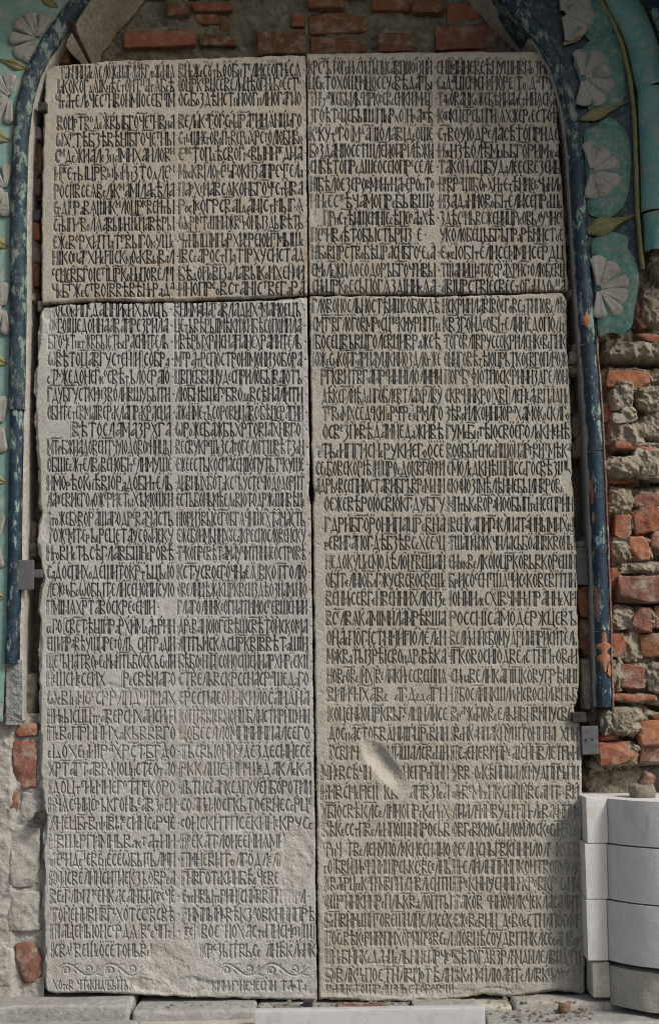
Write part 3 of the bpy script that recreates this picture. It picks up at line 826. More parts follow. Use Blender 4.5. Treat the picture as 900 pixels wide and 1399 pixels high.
# carved running scroll under the lower left text
def curve(pts, w, amp=.55, ink=.0):
    for i in range(len(pts) - 1):
        k = math.sin(math.pi * (i + .5) / (len(pts) - 1))
        seg(pts[i][0], pts[i][1], pts[i + 1][0], pts[i + 1][1], w * (.55 + .5 * k), w * (.55 + .5 * k), .9, amp, ink)
def scroll(xa, xb, n, y0=1325, A=8.0):
    W = (xb - xa) / n
    wave = [(x, y0 + (-A if True else 0) * math.sin(2 * math.pi * (x - xa) / (2 * W) + .4)) for x in np.linspace(xa, xb, n * 14)]
    curve(wave, 1.7)
    for j in range(n):
        cx = xa + W * (j + .5); s = 1 if j % 2 == 0 else -1
        sp = []
        for a in np.linspace(0, 2 * math.pi * 1.35, 22):
            r = 6.4 * (1 - .72 * a / (2 * math.pi * 1.35))
            sp.append((cx - W * .15 + r * math.cos(a * s + 2.6), y0 + s * 1.2 + r * math.sin(a * s + 2.6) * .95))
        curve(sp, 1.35)
        curve([(cx - 2, y0 - s * 7.5), (cx + 6, y0 - s * 6.0), (cx + 15, y0 - s * 8.0)], 1.0)
        curve([(cx + 6, y0 + s * 1), (cx + 9, y0 + s * 5)], 1.0)
scroll(80, 200, 4)
scroll(298, 422, 4)

def samp(A, px, py):
    x = np.clip((px - RX0) * RS, 0, GW - 1.01); y = np.clip((py - RY0) * RS, 0, GH - 1.01)
    xi = x.astype(np.int32); yi = y.astype(np.int32); fx_ = (x - xi).astype(np.float32); fy_ = (y - yi).astype(np.float32)
    return (A[yi, xi] * (1 - fx_) + A[yi, xi + 1] * fx_) * (1 - fy_) + (A[yi + 1, xi] * (1 - fx_) + A[yi + 1, xi + 1] * fx_) * fy_

# damaged places: (cx, cy, rx, ry, rotation deg, loss of lettering, depth m)
DMG = [
 (275, 985, 62, 46, 10, .60, .004), (170, 948, 62, 13, 4, .65, .003), (300, 1045, 75, 42, 20, .5, .004), (205, 1008, 50, 26, 0, .35, .002),
 (330, 948, 34, 16, 0, .55, .003), (402, 1185, 26, 62, 8, .95, .0035), (380, 408, 38, 5, 0, .9, .006), (420, 408, 10, 6, 0, .9, .005), (224, 1318, 34, 40, -20, 1.0, .005), (212, 1348, 46, 12, 12, .9, .006),
 (258, 1347, 44, 14, 0, .8, .006), (310, 1110, 70, 34, 0, .35, .003), (225, 1060, 22, 60, 0, .45, .003), (385, 1335, 20, 6, 0, .2, .002),
 (705, 1085, 80, 34, 0, .45, .003), (782, 1145, 22, 48, 0, .75, .004), (742, 1196, 34, 20, 0, .6, .004), (715, 1010, 50, 24, 0, .3, .002),
 (440, 1135, 12, 42, 0, .6, .003), (610, 1090, 20, 60, 0, .4, .002), (600, 1356, 190, 8, 0, .75, .004), (775, 1345, 34, 20, 0, .7, .005),
 (772, 655, 10, 14, 0, .9, .003), (766, 430, 12, 22, 0, .5, .003), (540, 600, 8, 10, 0, .7, .0025), (65, 430, 10, 14, 0, .8, .004), (72, 470, 8, 60, 0, .35, .001),
 (64, 720, 8, 22, 0, .8, .003), (70, 840, 9, 22, 0, .4, .0015), (75, 1160, 6, 20, 0, .6, .002), (432, 618, 12, 10, -30, .4, .004), (428, 470, 5, 60, 0, .6, .0015),
 (283, 322, 6, 7, 0, .6, .003), (428, 285, 5, 20, 0, .8, .003), (300, 300, 12, 5, 0, .3, .001), (535, 972, 5, 6, 0, .6, .004), (772, 1112, 5, 7, 0, .7, .004)]
def damage(px, py):
    loss = np.zeros_like(px); dep = np.zeros_like(px)
    n1 = fbm2(px, py, 26, 4, 3); n2 = fbm2(px, py, 9, 4, 9)
    for cx, cy, rx, ry, ang, ls, dp in DMG:
        c, s = math.cos(math.radians(ang)), math.sin(math.radians(ang))
        u = ((px - cx) * c + (py - cy) * s) / rx; v = (-(px - cx) * s + (py - cy) * c) / ry
        q = np.sqrt(u * u + v * v) + .42 * n1 + .16 * n2
        mk = 1 - sstep(.62, 1.0, q)
        loss = np.maximum(loss, ls * (.62 if ls < .9 and cx > 100 else 1) * mk); dep = np.maximum(dep, dp * mk)
    return loss, dep

def slab(name, L, R, Tp, B, mat, label, Y0=0.0, seed=0, edge_rough=1.0, tilt=None, sx=.62, sy=1.16, brk=(0, 0, 0, 0)):
    """face is one fine carved grid; sides run straight back into the wall"""
    wpx = R(600) - L(600) if R(600) > L(600) else 350
    ymid = (Tp(300) + B(300)) / 2
    m = int((R(ymid) - L(ymid)) / sx); n = int((B(250) - Tp(250)) / sy) if L(ymid) < 250 else int((B(600) - Tp(600)) / sy)
    S, Tt = np.meshgrid(np.linspace(0, 1, m), np.linspace(0, 1, n))
    x = L(ymid) + (R(ymid) - L(ymid)) * S; y = Tp(x) + (B(x) - Tp(x)) * Tt
    for _ in range(3):
        x = L(y) + (R(y) - L(y)) * S; y = Tp(x) + (B(x) - Tp(x)) * Tt
    # frayed outline (only close to the border)
    dl, dr, dt, db = x - L(y), R(y) - x, y - Tp(x), B(x) - y
    fr = fbm2(x, y, 16, 5, seed + 1, .6)
    for d_, ax, sg, k in ((dl, 0, 1, brk[0]), (dr, 0, -1, brk[1]), (dt, 1, 1, brk[2]), (db, 1, -1, brk[3])):
        off = np.exp(-d_ / 3.0) * (fr * (1.0 + 2.6 * k)) * edge_rough
        if ax == 0: x = x + sg * off
        else: y = y + sg * off
    e = np.minimum(np.minimum(dl, dr), np.minimum(dt, db))
    rim = [sstep(0, 1.3 + 5.0 * k * (0.6 + .9 * fbm2(x, y, 22, 3, seed + 4)).clip(.15, 2), d_) for d_, k in ((dl, brk[0]), (dr, brk[1]), (dt, brk[2]), (db, brk[3]))]
    rimm = rim[0] * rim[1] * rim[2] * rim[3]
    loss, dep = damage(x, y)
    # lowest right slab: one long smooth scoop
    c, s = math.cos(math.radians(52)), math.sin(math.radians(52))
    u = ((x - 524) * c + (y - 1044) * s) / 50; v = (-(x - 524) * s + (y - 1044) * c) / 19
    q = np.sqrt(u * u + v * v) + .10 * fbm2(x, y, 20, 3, 12)
    sc = 1 - sstep(.15, 1.02, q)
    sc2 = 1 - sstep(.80, 1.05, q)
    loss = np.maximum(loss, sc2)
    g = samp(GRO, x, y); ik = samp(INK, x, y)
    keep = (1 - loss)
    keep = keep * np.clip(1.12 - .28 * (1 - sstep(-.35, .1, fbm2(x, y, 40, 3, 15))), 0, 1)
    # patchy crumbling of the low part's strokes
    low = sstep(900, 1050, y)
    keep = keep * (1 - .22 * low * sstep(.05, .45, fbm2(x, y, 12, 3, 17)))
    g = g * keep
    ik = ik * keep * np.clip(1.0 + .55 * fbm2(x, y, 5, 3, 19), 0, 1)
    h = 0.0016 * fbm2(x, y, 90, 3, seed) + 0.00055 * fbm2(x, y, 14, 3, seed + 6) + (0.00016 + .00028 * low) * noise2(x / 1.7, y / 1.7, seed + 8)
    h = h + low * (.0013 * fbm2(x, y, 10, 4, seed + 3) + .0034 * (np.abs(fbm2(x, y, 46, 4, seed + 13)) - .2))
    h -= dep * (.55 + .8 * np.abs(fbm2(x, y, 17, 3, seed + 2)))
    h += (loss > .02) * loss * .0012 * fbm2(x, y, 4.5, 3, seed + 5)
    h -= sc * .017
    # pits
    pit = sstep(.60, .74, noise2(x / 3.1, y / 3.1, seed + 11)) * sstep(.1, .5, noise2(x / 41, y / 41, seed + 12))
    h -= pit * .0016
    for rk, kb in zip(rim, brk): h -= (1 - rk) * (.0025 + .010 * kb) * (.8 + .5 * fr)
    h -= g * (.0054 + .0032 * low)
    # hairline ruling between the lines
    Vt = Q(x, y, Y0, 0.0)
    tl = 0.0 if tilt is None else tilt(x, y)
    Vt[..., 1] = Y0 - h + tl
    pale = np.zeros_like(x)
    for (pa, pb, pc, pd, pe) in ((400, 1215, 55, 120, .8), (232, 1312, 60, 45, .7), (480, 1335, 90, 50, .45), (300, 1180, 60, 60, .4), (150, 640, 80, 60, .25), (370, 409, 60, 9, 1.0), (600, 404, 170, 4, .6), (538, 600, 9, 24, .8), (700, 1290, 90, 50, .3)):
        qq = np.sqrt(((x - pa) / pc) ** 2 + ((y - pb) / pd) ** 2) + .5 * fbm2(x, y, 30, 4, 14)
        pale = np.maximum(pale, pe * (1 - sstep(.5, 1.1, qq)))
    wear = np.clip(pale + loss * .9 + sc2 * .4 + (1 - rimm) * .35, 0, 1) * (0.6 + .4 * fr)
    grime = (1 - sstep(0, 5, e)) * sstep(-.2, .5, fbm2(x, y, 12, 3, seed + 7)) * .7 + np.clip(dep / .009, 0, 1) * sstep(.0, .5, fbm2(x, y, 8, 3, seed + 9)) * .5
    parts_V = [Vt.reshape(-1, 3)]; parts_F = [gridF(n, m)]
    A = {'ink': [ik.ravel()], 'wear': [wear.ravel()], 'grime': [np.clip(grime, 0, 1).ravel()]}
    # sides
    ring = np.concatenate([np.arange(m), (np.arange(1, n) * m + m - 1), (n - 1) * m + np.arange(m - 2, -1, -1), np.arange(n - 2, 0, -1) * m])
    rv = Vt.reshape(-1, 3)[ring]
    off = n * m; k = len(ring); layers = 5
    prev = ring
    cen = Vt.reshape(-1, 3).mean(0)
    for li in range(1, layers + 1):
        w = rv.copy(); w[:, 1] = Y0 + .105 * li / layers
        nz = fbm3(w * 1.0, .02, 3, seed)
        w[:, 0] += .0016 * nz; w[:, 2] += .0016 * fbm3(w + 3, .02, 3, seed)
        parts_V.append(w); idx = np.arange(off, off + k); off += k
        f = np.stack([prev, np.roll(prev, -1), np.roll(idx, -1), idx], -1)
        parts_F.append(f); prev = idx
        for an, av in (('ink', 0), ('wear', 0), ('grime', .75)): A[an].append(np.full(k, av))
    V = np.concatenate(parts_V); F = np.concatenate(parts_F)
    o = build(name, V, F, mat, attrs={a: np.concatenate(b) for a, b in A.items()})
    tag(o, label, "inscribed slab", "carved limestone slabs of the inscription")
    return o

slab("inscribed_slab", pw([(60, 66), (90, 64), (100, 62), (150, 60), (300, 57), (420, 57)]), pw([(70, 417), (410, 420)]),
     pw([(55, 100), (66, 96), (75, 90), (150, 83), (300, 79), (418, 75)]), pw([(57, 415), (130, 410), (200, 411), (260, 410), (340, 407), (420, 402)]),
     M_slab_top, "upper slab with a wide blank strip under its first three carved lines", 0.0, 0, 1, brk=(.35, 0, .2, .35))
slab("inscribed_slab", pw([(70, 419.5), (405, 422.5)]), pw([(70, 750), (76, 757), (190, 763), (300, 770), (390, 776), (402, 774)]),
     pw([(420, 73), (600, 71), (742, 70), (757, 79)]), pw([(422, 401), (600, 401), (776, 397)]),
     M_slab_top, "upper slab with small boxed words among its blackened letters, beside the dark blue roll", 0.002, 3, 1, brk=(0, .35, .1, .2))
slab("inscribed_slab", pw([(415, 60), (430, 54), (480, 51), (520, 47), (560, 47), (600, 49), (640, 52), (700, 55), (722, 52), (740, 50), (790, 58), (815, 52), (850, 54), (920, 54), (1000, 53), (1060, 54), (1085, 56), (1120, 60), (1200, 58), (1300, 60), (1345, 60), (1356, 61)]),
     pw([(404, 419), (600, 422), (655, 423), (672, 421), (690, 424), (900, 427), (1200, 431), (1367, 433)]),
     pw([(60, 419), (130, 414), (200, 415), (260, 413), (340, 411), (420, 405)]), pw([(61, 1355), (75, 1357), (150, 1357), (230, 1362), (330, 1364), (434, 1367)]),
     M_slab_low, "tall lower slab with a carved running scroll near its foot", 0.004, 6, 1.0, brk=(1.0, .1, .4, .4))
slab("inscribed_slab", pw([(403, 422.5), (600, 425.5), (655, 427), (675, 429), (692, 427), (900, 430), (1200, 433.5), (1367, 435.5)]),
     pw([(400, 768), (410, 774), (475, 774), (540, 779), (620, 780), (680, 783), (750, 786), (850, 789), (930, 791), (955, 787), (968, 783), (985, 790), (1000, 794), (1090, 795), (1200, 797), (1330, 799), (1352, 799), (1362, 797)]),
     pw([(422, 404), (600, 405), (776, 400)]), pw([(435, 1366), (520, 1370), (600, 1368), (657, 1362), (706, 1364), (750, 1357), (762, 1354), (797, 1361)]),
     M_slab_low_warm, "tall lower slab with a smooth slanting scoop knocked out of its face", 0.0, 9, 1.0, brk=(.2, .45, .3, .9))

# ------------------------------------------------------------------ the setting
def sheet(x0, y0, x1, y1, Y, nx, ny, amp, size, seed, base=None, name="wall", mat=None, parent=None, octv=5, attrs=None):
    X, Z = np.meshgrid(np.linspace(x0, x1, nx), np.linspace(y0, y1, ny))
    V = P(X, Z, Y)
    d = amp * fbm2(X, Z, size, octv, seed, .55)
    if base is not None: d = d + base(X, Z)
    V[..., 1] = Y - d
    return build(name, V.reshape(-1, 3), gridF(ny, nx), mat, parent)

ground_v = np.array([[-30, -40, 0], [30, -40, 0], [30, 3, 0], [-30, 3, 0]], float)
tag(build("ground", ground_v, [[0, 1, 2, 3]], M_ground), kind='structure')

wall = tag(empty("niche_wall", (0, .14, 0)), kind='structure')
def mortar(name, x0, y0, x1, y1, Y, nx, ny, amp, size, seed, mat, parent, bumps, base=None, warp=.35, ridge=.008):
    """crumbling mortar: a ragged relief that swells round every stone and brick set in it"""
    X, Z = np.meshgrid(np.linspace(x0, x1, nx), np.linspace(y0, y1, ny))
    d = amp * fbm2(X, Z, size, 5, seed, .5)
    if base is not None: d = d + base(X, Z)
    wa = fbm2(X, Z, 18, 4, seed + 3, .6); wb = fbm2(X, Z, 7, 4, seed + 6, .6)
    top = np.full_like(X, -1.0)
    for (a_, b_, c_, d_, yy, soft) in bumps:
        i0, i1 = np.searchsorted(Z[:, 0], (b_ - 26, d_ + 26)); j0, j1 = np.searchsorted(X[0], (a_ - 26, c_ + 26))
        if i1 <= i0 or j1 <= j0: continue
        xs, zs = X[i0:i1, j0:j1], Z[i0:i1, j0:j1]
        hw_, hh_ = (c_ - a_) / 2 + 2, (d_ - b_) / 2 + 2
        u = np.abs(xs - (a_ + c_) / 2) / hw_; v = np.abs(zs - (b_ + d_) / 2) / hh_
        q = (u ** 3.4 + v ** 3.4) ** (1 / 3.4) + warp * wa[i0:i1, j0:j1] + .2 * wb[i0:i1, j0:j1]
        k = 1 - sstep(.72, 1.32 if soft else 1.2, q)
        hgt = (Y - yy) * k - 1.0 * (k <= 0)
        if soft: hgt = hgt - .012 * q ** 2 * (k > 0)
        top[i0:i1, j0:j1] = np.maximum(top[i0:i1, j0:j1], hgt)
    d = np.maximum(d, top + .35 * d)
    d = d + ridge * (.55 - 2 * np.abs(fbm2(X, Z, 17, 3, seed + 9, .5))) + .0016 * fbm2(X, Z, 3.0, 3, seed + 2)
    V = P(X, Z, Y); V[..., 1] = Y - d
    V[..., 2] += .003 * wb; V[..., 0] += .003 * np.roll(wb, 7, 0)
    return build(name, V.reshape(-1, 3), gridF(ny, nx), mat, parent)
sheet(88, 128, 742, 1400, .13, 30, 60, .004, 24, 6, name="niche_mortar", mat=M_mortar_dark, parent=wall)

_sd = [100]
def piece(name, x0, y0, x1, y1, Y, mat, parent, depth=.06, rough=.0025, size=.03, r=.005, rot=0., dens=.007, lump=0., label=None, taper=0., cuts=None):
    _sd[0] += 1
    V, F = pxblock(x0, y0, x1, y1, Y, depth, rough=rough, size=size, r=r, rot=math.radians(rot), dens=dens, lump=lump, cuts=(cuts if cuts is not None else 3) if name == "brick" else 2, seed=_sd[0] % 17, taper=taper)
    o = build(name, V, F, mat, parent)
    if label: o['label'] = label
    return o
# --- bricks of the tympanum
TY = [(-10, -60, 70, -35), (75, -60, 150, -36), (155, -60, 235, -36), (240, -60, 320, -36), (325, -60, 405, -36), (412, -60, 500, -36), (505, -60, 590, -36), (596, -60, 690, -36),
      (110, -30, 190, -6), (196, -28, 270, -5), (276, -30, 350, -6), (356, -30, 420, -6), (426, -28, 505, -5), (512, -28, 590, -6), (596, -30, 670, -6),
      (228, 3, 258, 20), (262, 2, 318, 14), (421, 16, 501, 45), (420, -3, 470, 10), (508, -2, 560, 14), (610, 3, 664, 33), (563, 0, 604, 16),
      (135, 26, 163, 44), (268, 18, 300, 33), (168, 42, 266, 63), (272, 45, 322, 62), (300, 24, 316, 42), (351, 42, 418, 73), (398, 18, 417, 36), (424, 50, 500, 72), (516, 44, 562, 70), (594, 33, 692, 66), (600, 68, 700, 76)]
for i, b in enumerate(TY):
    piece("brick", *b, .118 + .012 * ((i * 7) % 3), M_brick_old if i % 4 else M_brick, wall, depth=.08, rough=.004, size=.035, r=.005, rot=((i * 37) % 7 - 3) * .5, cuts=i % 3)
mortar("niche_mortar", 10, -140, 860, 130, .150, 420, 150, .014, 26, 2, M_mortar_dark, wall, [(b[0], b[1], b[2], b[3], .118 + .012 * ((i * 7) % 3) + .009, 0) for i, b in enumerate(TY)], ridge=.010)
# --- pieces in the joint beside the slabs, left
side = [
 ("brick", 52, 52, 94, 84, .045, M_brick_old, 0), ("brick", 45, 90, 58, 112, .05, M_brick, 0), ("brick", 45, 112, 57, 134, .04, M_brick_dusty, 0),
 ("stone", 45, 152, 56, 172, .05, M_rubble, .3), ("stone", 45, 172, 57, 188, .03, M_mortar_pale, .2), ("stone", 41, 190, 56, 240, .05, M_rubble, .2), ("brick", 50, 196, 58, 236, .045, M_brick_dusty, 0),
 ("stone", 40, 242, 56, 268, .05, M_rubble, .3), ("stone", 40, 286, 56, 301, .035, M_metal, .1), ("brick", 38, 301, 55, 327, .04, M_brick_orange, .1), ("stone", 37, 328, 55, 358, .04, M_rubble, .2),
 ("brick", 39, 358, 54, 392, .045, M_brick, .1), ("brick", 39, 394, 53, 424, .05, M_brick_old, .1), ("stone", 50, 410, 58, 424, .02, M_mortar_pale, .2),
 ("brick", 33, 552, 46, 566, .06, M_brick, .1), ("brick", 34, 567, 46, 582, .05, M_brick_orange, .1), ("stone", 31, 530, 44, 552, .06, M_rubble, .2), ("stone", 40, 712, 50, 745, .05, M_rubble, .3), ("stone", 33, 742, 50, 762, .05, M_mortar_pale, .3),
 ("stone", 33, 920, 51, 985, .035, M_rubble, .15),
 ("brick", 20, 988, 52, 1006, .016, M_brick, .05), ("brick", 17, 1010, 51, 1078, .019, M_brick_dusty, .05),
 ("brick", 3, 1078, 25, 1112, .022, M_brick_dusty, .1),
 ("stone", 12, 1128, 55, 1214, .017, M_mortar_pale, .08), ("stone", 10, 1218, 56, 1274, .014, M_mortar_pale, .15), ("brick", 21, 1288, 58, 1346, .02, M_brick_dusty, .05),
 ("stone", 27, 1082, 52, 1124, .024, M_mortar_pale, .15), ("stone", -60, 1290, 18, 1350, .018, M_mortar_pale, .1),
]
mortar("niche_mortar", 10, 70, 92, 1400, .120, 80, 900, .012, 20, 5, M_mortar, wall, [(s[1], s[2], s[3], s[4], s[5] + .007, 0) for s in side if s[2] < 985])
for nm, a, b, c_, d, Y, mt, lp in side:
    piece(nm, a, b, c_, d, Y, mt, wall, depth=.09, rough=.0055, size=.028, r=.006, lump=lp, dens=.0055)
# --- right joint
side = [
 ("stone", 757, 84, 775, 112, .02, M_rubble, .3), ("stone", 757, 150, 768, 190, .10, M_brick_old, .1), ("brick", 769, 229, 784, 272, .05, M_brick_orange, .1), ("stone", 768, 274, 787, 308, .045, M_rubble, .2),
 ("stone", 771, 317, 787, 336, .03, M_metal, .1), ("brick", 778, 346, 791, 364, .03, M_brick_dusty, .15), ("brick", 776, 365, 792, 395, .045, M_brick_orange, .1), ("stone", 774, 394, 790, 405, .03, M_mortar_pale, .3),
 ("stone", 775, 478, 792, 497, .02, M_mortar_warm, .4), ("stone", 776, 498, 792, 511, .03, M_mortar_warm, .4), ("stone", 779, 568, 796, 600, .05, M_rubble, .35), ("stone", 780, 600, 796, 624, .045, M_rubble, .35),
 ("stone", 786, 738, 802, 750, .04, M_mortar_pale, .3), ("brick", 788, 800, 804, 844, .035, M_brick_orange, .15), ("brick", 790, 845, 807, 896, .04, M_brick_dusty, .1), ("stone", 793, 900, 809, 970, .02, M_rubble, .12),
 ("stone", 803, 970, 815, 992, .05, M_rubble, .3), ("brick", 812, 976, 826, 992, .05, M_brick, .2),
]
mortar("niche_mortar", 740, 70, 860, 1400, .125, 90, 900, .014, 20, 6, M_mortar, wall, [(s[1], s[2], s[3], s[4], s[5] + .008, 0) for s in side])
for nm, a, b, c_, d, Y, mt, lp in side:
    piece(nm, a, b, c_, d, Y, mt, wall, depth=.08, rough=.003, size=.022, r=.006, lump=lp, dens=.006)

# --- ruined brickwork to the right of the slabs
ruin = tag(empty("ruined_wall", tuple(P(900, 1380, .1))), kind='structure')
def rb(X, Z):
    f = -.035 * sstep(1034, 1050, Z) * (1 - sstep(1088, 1100, Z))
    for (xa, ya, xb, yb, w, dp) in CREV:
        yl = ya + (yb - ya) * np.clip((X - xa) / (xb - xa), 0, 1)
        f = f - dp * np.exp(-((Z - yl + 3 * fbm2(X, Z, 14, 3, 4)) / w) ** 2) * sstep(xa - 6, xa + 4, X) * (1 - sstep(xb - 4, xb + 6, X))
    return f
CREV = [(816, 500, 925, 501, 3.5, .07), (868, 524, 925, 532, 3, .05), (838, 622, 905, 612, 2.5, .05), (826, 655, 925, 662, 4, .06), (840, 664, 880, 668, 3, .05), (846, 827, 925, 824, 3, .06),
        (826, 738, 850, 742, 3, .04), (830, 771, 900, 768, 3, .04), (818, 945, 900, 947, 2.5, .04), (874, 862, 925, 863, 3, .05), (818, 1012, 872, 1008, 3, .04), (880, 962, 925, 980, 3, .05), (818, 1048, 925, 1046, 4, .05), (866, 452, 905, 460, 3, .04)]
RB = [  # brick / stone, box, Y, material, lump, rot
 ("brick", 828, 505, 888, 531, .012, M_brick, .15, 3), ("stone", 834, 527, 862, 560, -.012, M_mortar_warm, .45, 0), ("stone", 862, 532, 900, 566, .0, M_mortar, .4, 0), ("stone", 836, 560, 868, 577, -.008, M_mortar_warm, .4, -6),
 ("brick", 821, 552, 836, 577, .02, M_brick, .1, 0), ("stone", 828, 576, 880, 617, .004, M_mortar, .45, 4), ("stone", 870, 566, 912, 604, .012, M_mortar, .4, 0),
 ("brick", 838, 608, 910, 618, .0, M_brick, .1, 13), ("stone", 826, 626, 866, 652, -.020, M_rubble, .4, 0), ("stone", 866, 614, 915, 655, -.012, M_mortar_warm, .45, 8), ("brick", 820, 648, 870, 662, .03, M_brick, .1, 4),
 ("stone", 826, 668, 862, 706, .012, M_mortar, .5, 0), ("brick", 862, 671, 905, 692, .015, M_brick_dusty, .2, -6), ("brick", 864, 690, 905, 728, .008, M_brick, .15, -10), ("brick", 838, 702, 862, 736, .008, M_brick, .12, 0),
 ("brick", 858, 733, 888, 766, .0, M_brick_orange, .12, -3), ("brick", 888, 725, 925, 758, .012, M_brick_dusty, .1, 0), ("stone", 832, 738, 858, 772, .01, M_mortar, .4, 0), ("brick", 832, 776, 848, 804, .016, M_brick, .15, 0),
 ("stone", 846, 768, 905, 784, .008, M_mortar_warm, .3, 2), ("brick", 843, 787, 925, 824, -.010, M_brick_dusty, .12, 2), 
 ("stone", 830, 826, 862, 862, .015, M_rubble, .4, 0), ("brick", 863, 829, 892, 864, .004, M_brick_dusty, .12, 0), ("brick", 893, 826, 930, 858, .010, M_brick_dusty, .1, 0),
 ("brick", 829, 865, 856, 898, .006, M_brick, .15, -8), ("stone", 848, 862, 876, 902, .02, M_mortar, .4, 0), ("brick", 873, 866, 930, 898, .018, M_brick_old, .1, 0),
 ("brick", 846, 908, 882, 941, .014, M_brick_dusty, .15, 0), ("stone", 882, 906, 920, 945, .01, M_mortar_warm, .4, 0), ("stone", 828, 902, 848, 945, .01, M_rubble, .35, 0),
 ("brick", 832, 949, 896, 959, .0, M_brick, .1, 3), ("stone", 818, 968, 838, 1002, .01, M_mortar_warm, .4, 0), ("stone", 836, 964, 874, 1006, .002, M_rubble, .35, 0), ("brick", 890, 975, 930, 985, .02, M_brick_old, .1, 3),
 ("brick", 871, 985, 930, 1019, -.008, M_brick_orange, .08, -3), ("brick", 818, 1015, 869, 1046, -.012, M_brick, .08, -2), ("brick", 818, 1000, 846, 1012, .02, M_brick, .2, 0), ("brick", 873, 1019, 930, 1042, .006, M_brick_dusty, .1, 0),
 ("stone", 806, 1040, 824, 1052, .03, M_rubble, .3, 0), ("stone", 797, 1046, 838, 1088, .07, M_mortar_dark, .5, 0), ("stone", 836, 1050, 882, 1092, .06, M_rubble, .5, 0), ("stone", 880, 1040, 925, 1086, .07, M_rubble, .45, 0), ("stone", 810, 1070, 846, 1096, .06, M_rubble, .5, 0),
 ("brick", 868, 455, 905, 466, .02, M_brick, .1, 14), ("stone", 822, 470, 925, 494, .0, M_mortar, .3, 1), ("stone", 868, 395, 905, 452, .012, M_mortar, .35, 0), ("brick", 864, 398, 878, 450, .022, M_brick, .1, -14),
 ("stone", 884, 338, 925, 392, .008, M_mortar, .4, 0), ("brick", 880, 326, 892, 350, .02, M_brick, .1, -20), ("stone", 897, 300, 930, 340, .015, M_mortar_warm, .3, 0),
 ("brick", 930, 640, 990, 672, .01, M_brick, .1, 0), ("brick", 940, 860, 1010, 895, .01, M_brick_dusty, .1, 0), ("brick", 935, 720, 1000, 755, .01, M_brick, .1, 0), ("brick", 935, 985, 1000, 1020, .01, M_brick_dusty, .1, 0), ("brick", 930, 500, 1000, 533, .01, M_brick, .1, 0),
]
sheet(806, -160, 1060, 300, .03, 60, 120, .004, 30, 12, name="core_mortar", mat=M_mortar, parent=ruin)
mortar("core_mortar", 806, 290, 925, 1110, .050, 150, 1000, .016, 30, 13, M_mortar, ruin, [(s[1], s[2], s[3], s[4], s[5] + (.013 if s[0] == "brick" else -.004), s[0] != "brick") for s in RB], base=rb, ridge=.014)
sheet(920, 290, 1060, 1400, .03, 60, 300, .03, 30, 13, name="core_mortar", mat=M_mortar, parent=ruin)
sheet(806, 1105, 925, 1400, .06, 40, 80, .01, 30, 13, name="core_mortar", mat=M_mortar, parent=ruin)
for i, (nm, a, b, c_, d, Y, mt, lp, rt) in enumerate(RB):
    if nm == "stone" and mt is M_mortar: continue
    if nm == "stone": Y += .004
    piece(nm, a, b, c_, d, Y, mt, ruin, depth=.10, rough=.012 if nm == "stone" else .0055, size=.05 if nm == "stone" else .03, r=.005, rot=-rt, lump=lp * .6, dens=.005)

# --- plaster at the foot of the left jamb
foot = tag(empty("plastered_jamb", tuple(P(0, 1360, .05))), kind='structure')
def lb(X, Z): return -.01 * sstep(14, 24, X) 
sheet(-200, -160, 8, 980, .03, 40, 120, .003, 30, 12, name="plaster", mat=M_mortar_pale, parent=foot)
sheet(-160, 975, 60, 1400, .02, 150, 300, .013, 26, 21, base=lb, name="plaster", mat=M_mortar_pale, parent=foot)

# ------------------------------------------------------------------ tiled surround
def sweep(path, prof, Yref, mat, name, parent, nstep=220, rough=.0012, size=12, seed=0, cut=None, extra=None):
    """profile (offset px across, world Y) carried along a photo-space path laid on the plane Yref"""
    pt = np.array(path, float)
    sl_ = np.r_[0, np.cumsum(np.hypot(*np.diff(pt, axis=0).T))]
    # smooth resample (Catmull-Rom via dense linear + blur)
    s = np.linspace(0, sl_[-1], nstep)
    x = np.interp(s, sl_, pt[:, 0]); y = np.interp(s, sl_, pt[:, 1])
    ker = np.hanning(15); ker /= ker.sum()
    xp = np.convolve(np.r_[2 * x[0] - x[7:0:-1], x, 2 * x[-1] - x[-2:-9:-1]], ker, 'valid')
    yp = np.convolve(np.r_[2 * y[0] - y[7:0:-1], y, 2 * y[-1] - y[-2:-9:-1]], ker, 'valid')
    x, y = xp[:nstep], yp[:nstep]
    tx, ty = np.gradient(x), np.gradient(y); L = np.hypot(tx, ty); nx_, ny_ = -ty / L, tx / L   # normal (left of travel rotated)
    pr = np.array(prof, float)
    X = x[:, None] - nx_[:, None] * pr[None, :, 0]; Z = y[:, None] - ny_[:, None] * pr[None, :, 0]
    if extra is not None: X = X + extra(s[:, None], pr[None, :, 0])
    V = P(X, Z, Yref)
    V[..., 1] = pr[None, :, 1]
    n3 = fbm3(V, size * .002, 3, seed)
    V[..., 1] -= rough * n3
    V[..., 0] += rough * .6 * fbm3(V + 9, size * .002, 3, seed + 2)
    return build(name, V.reshape(-1, 3), gridF(V.shape[0], V.shape[1], flip=True), mat, parent)
def arc(c, r, y0, rise, n=10, back=None, backl=None):
    a = np.linspace(math.pi, 0, n)
    p = [(c + r * math.cos(t), y0 - rise * math.sin(t)) for t in a]
    if back is not None: p = [(c - r, back)] + [(c - r, back * k + y0 * (1 - k)) for k in (.66, .33)] + p
    if backl is not None: p = p + [(c + r, backl)]
    return p
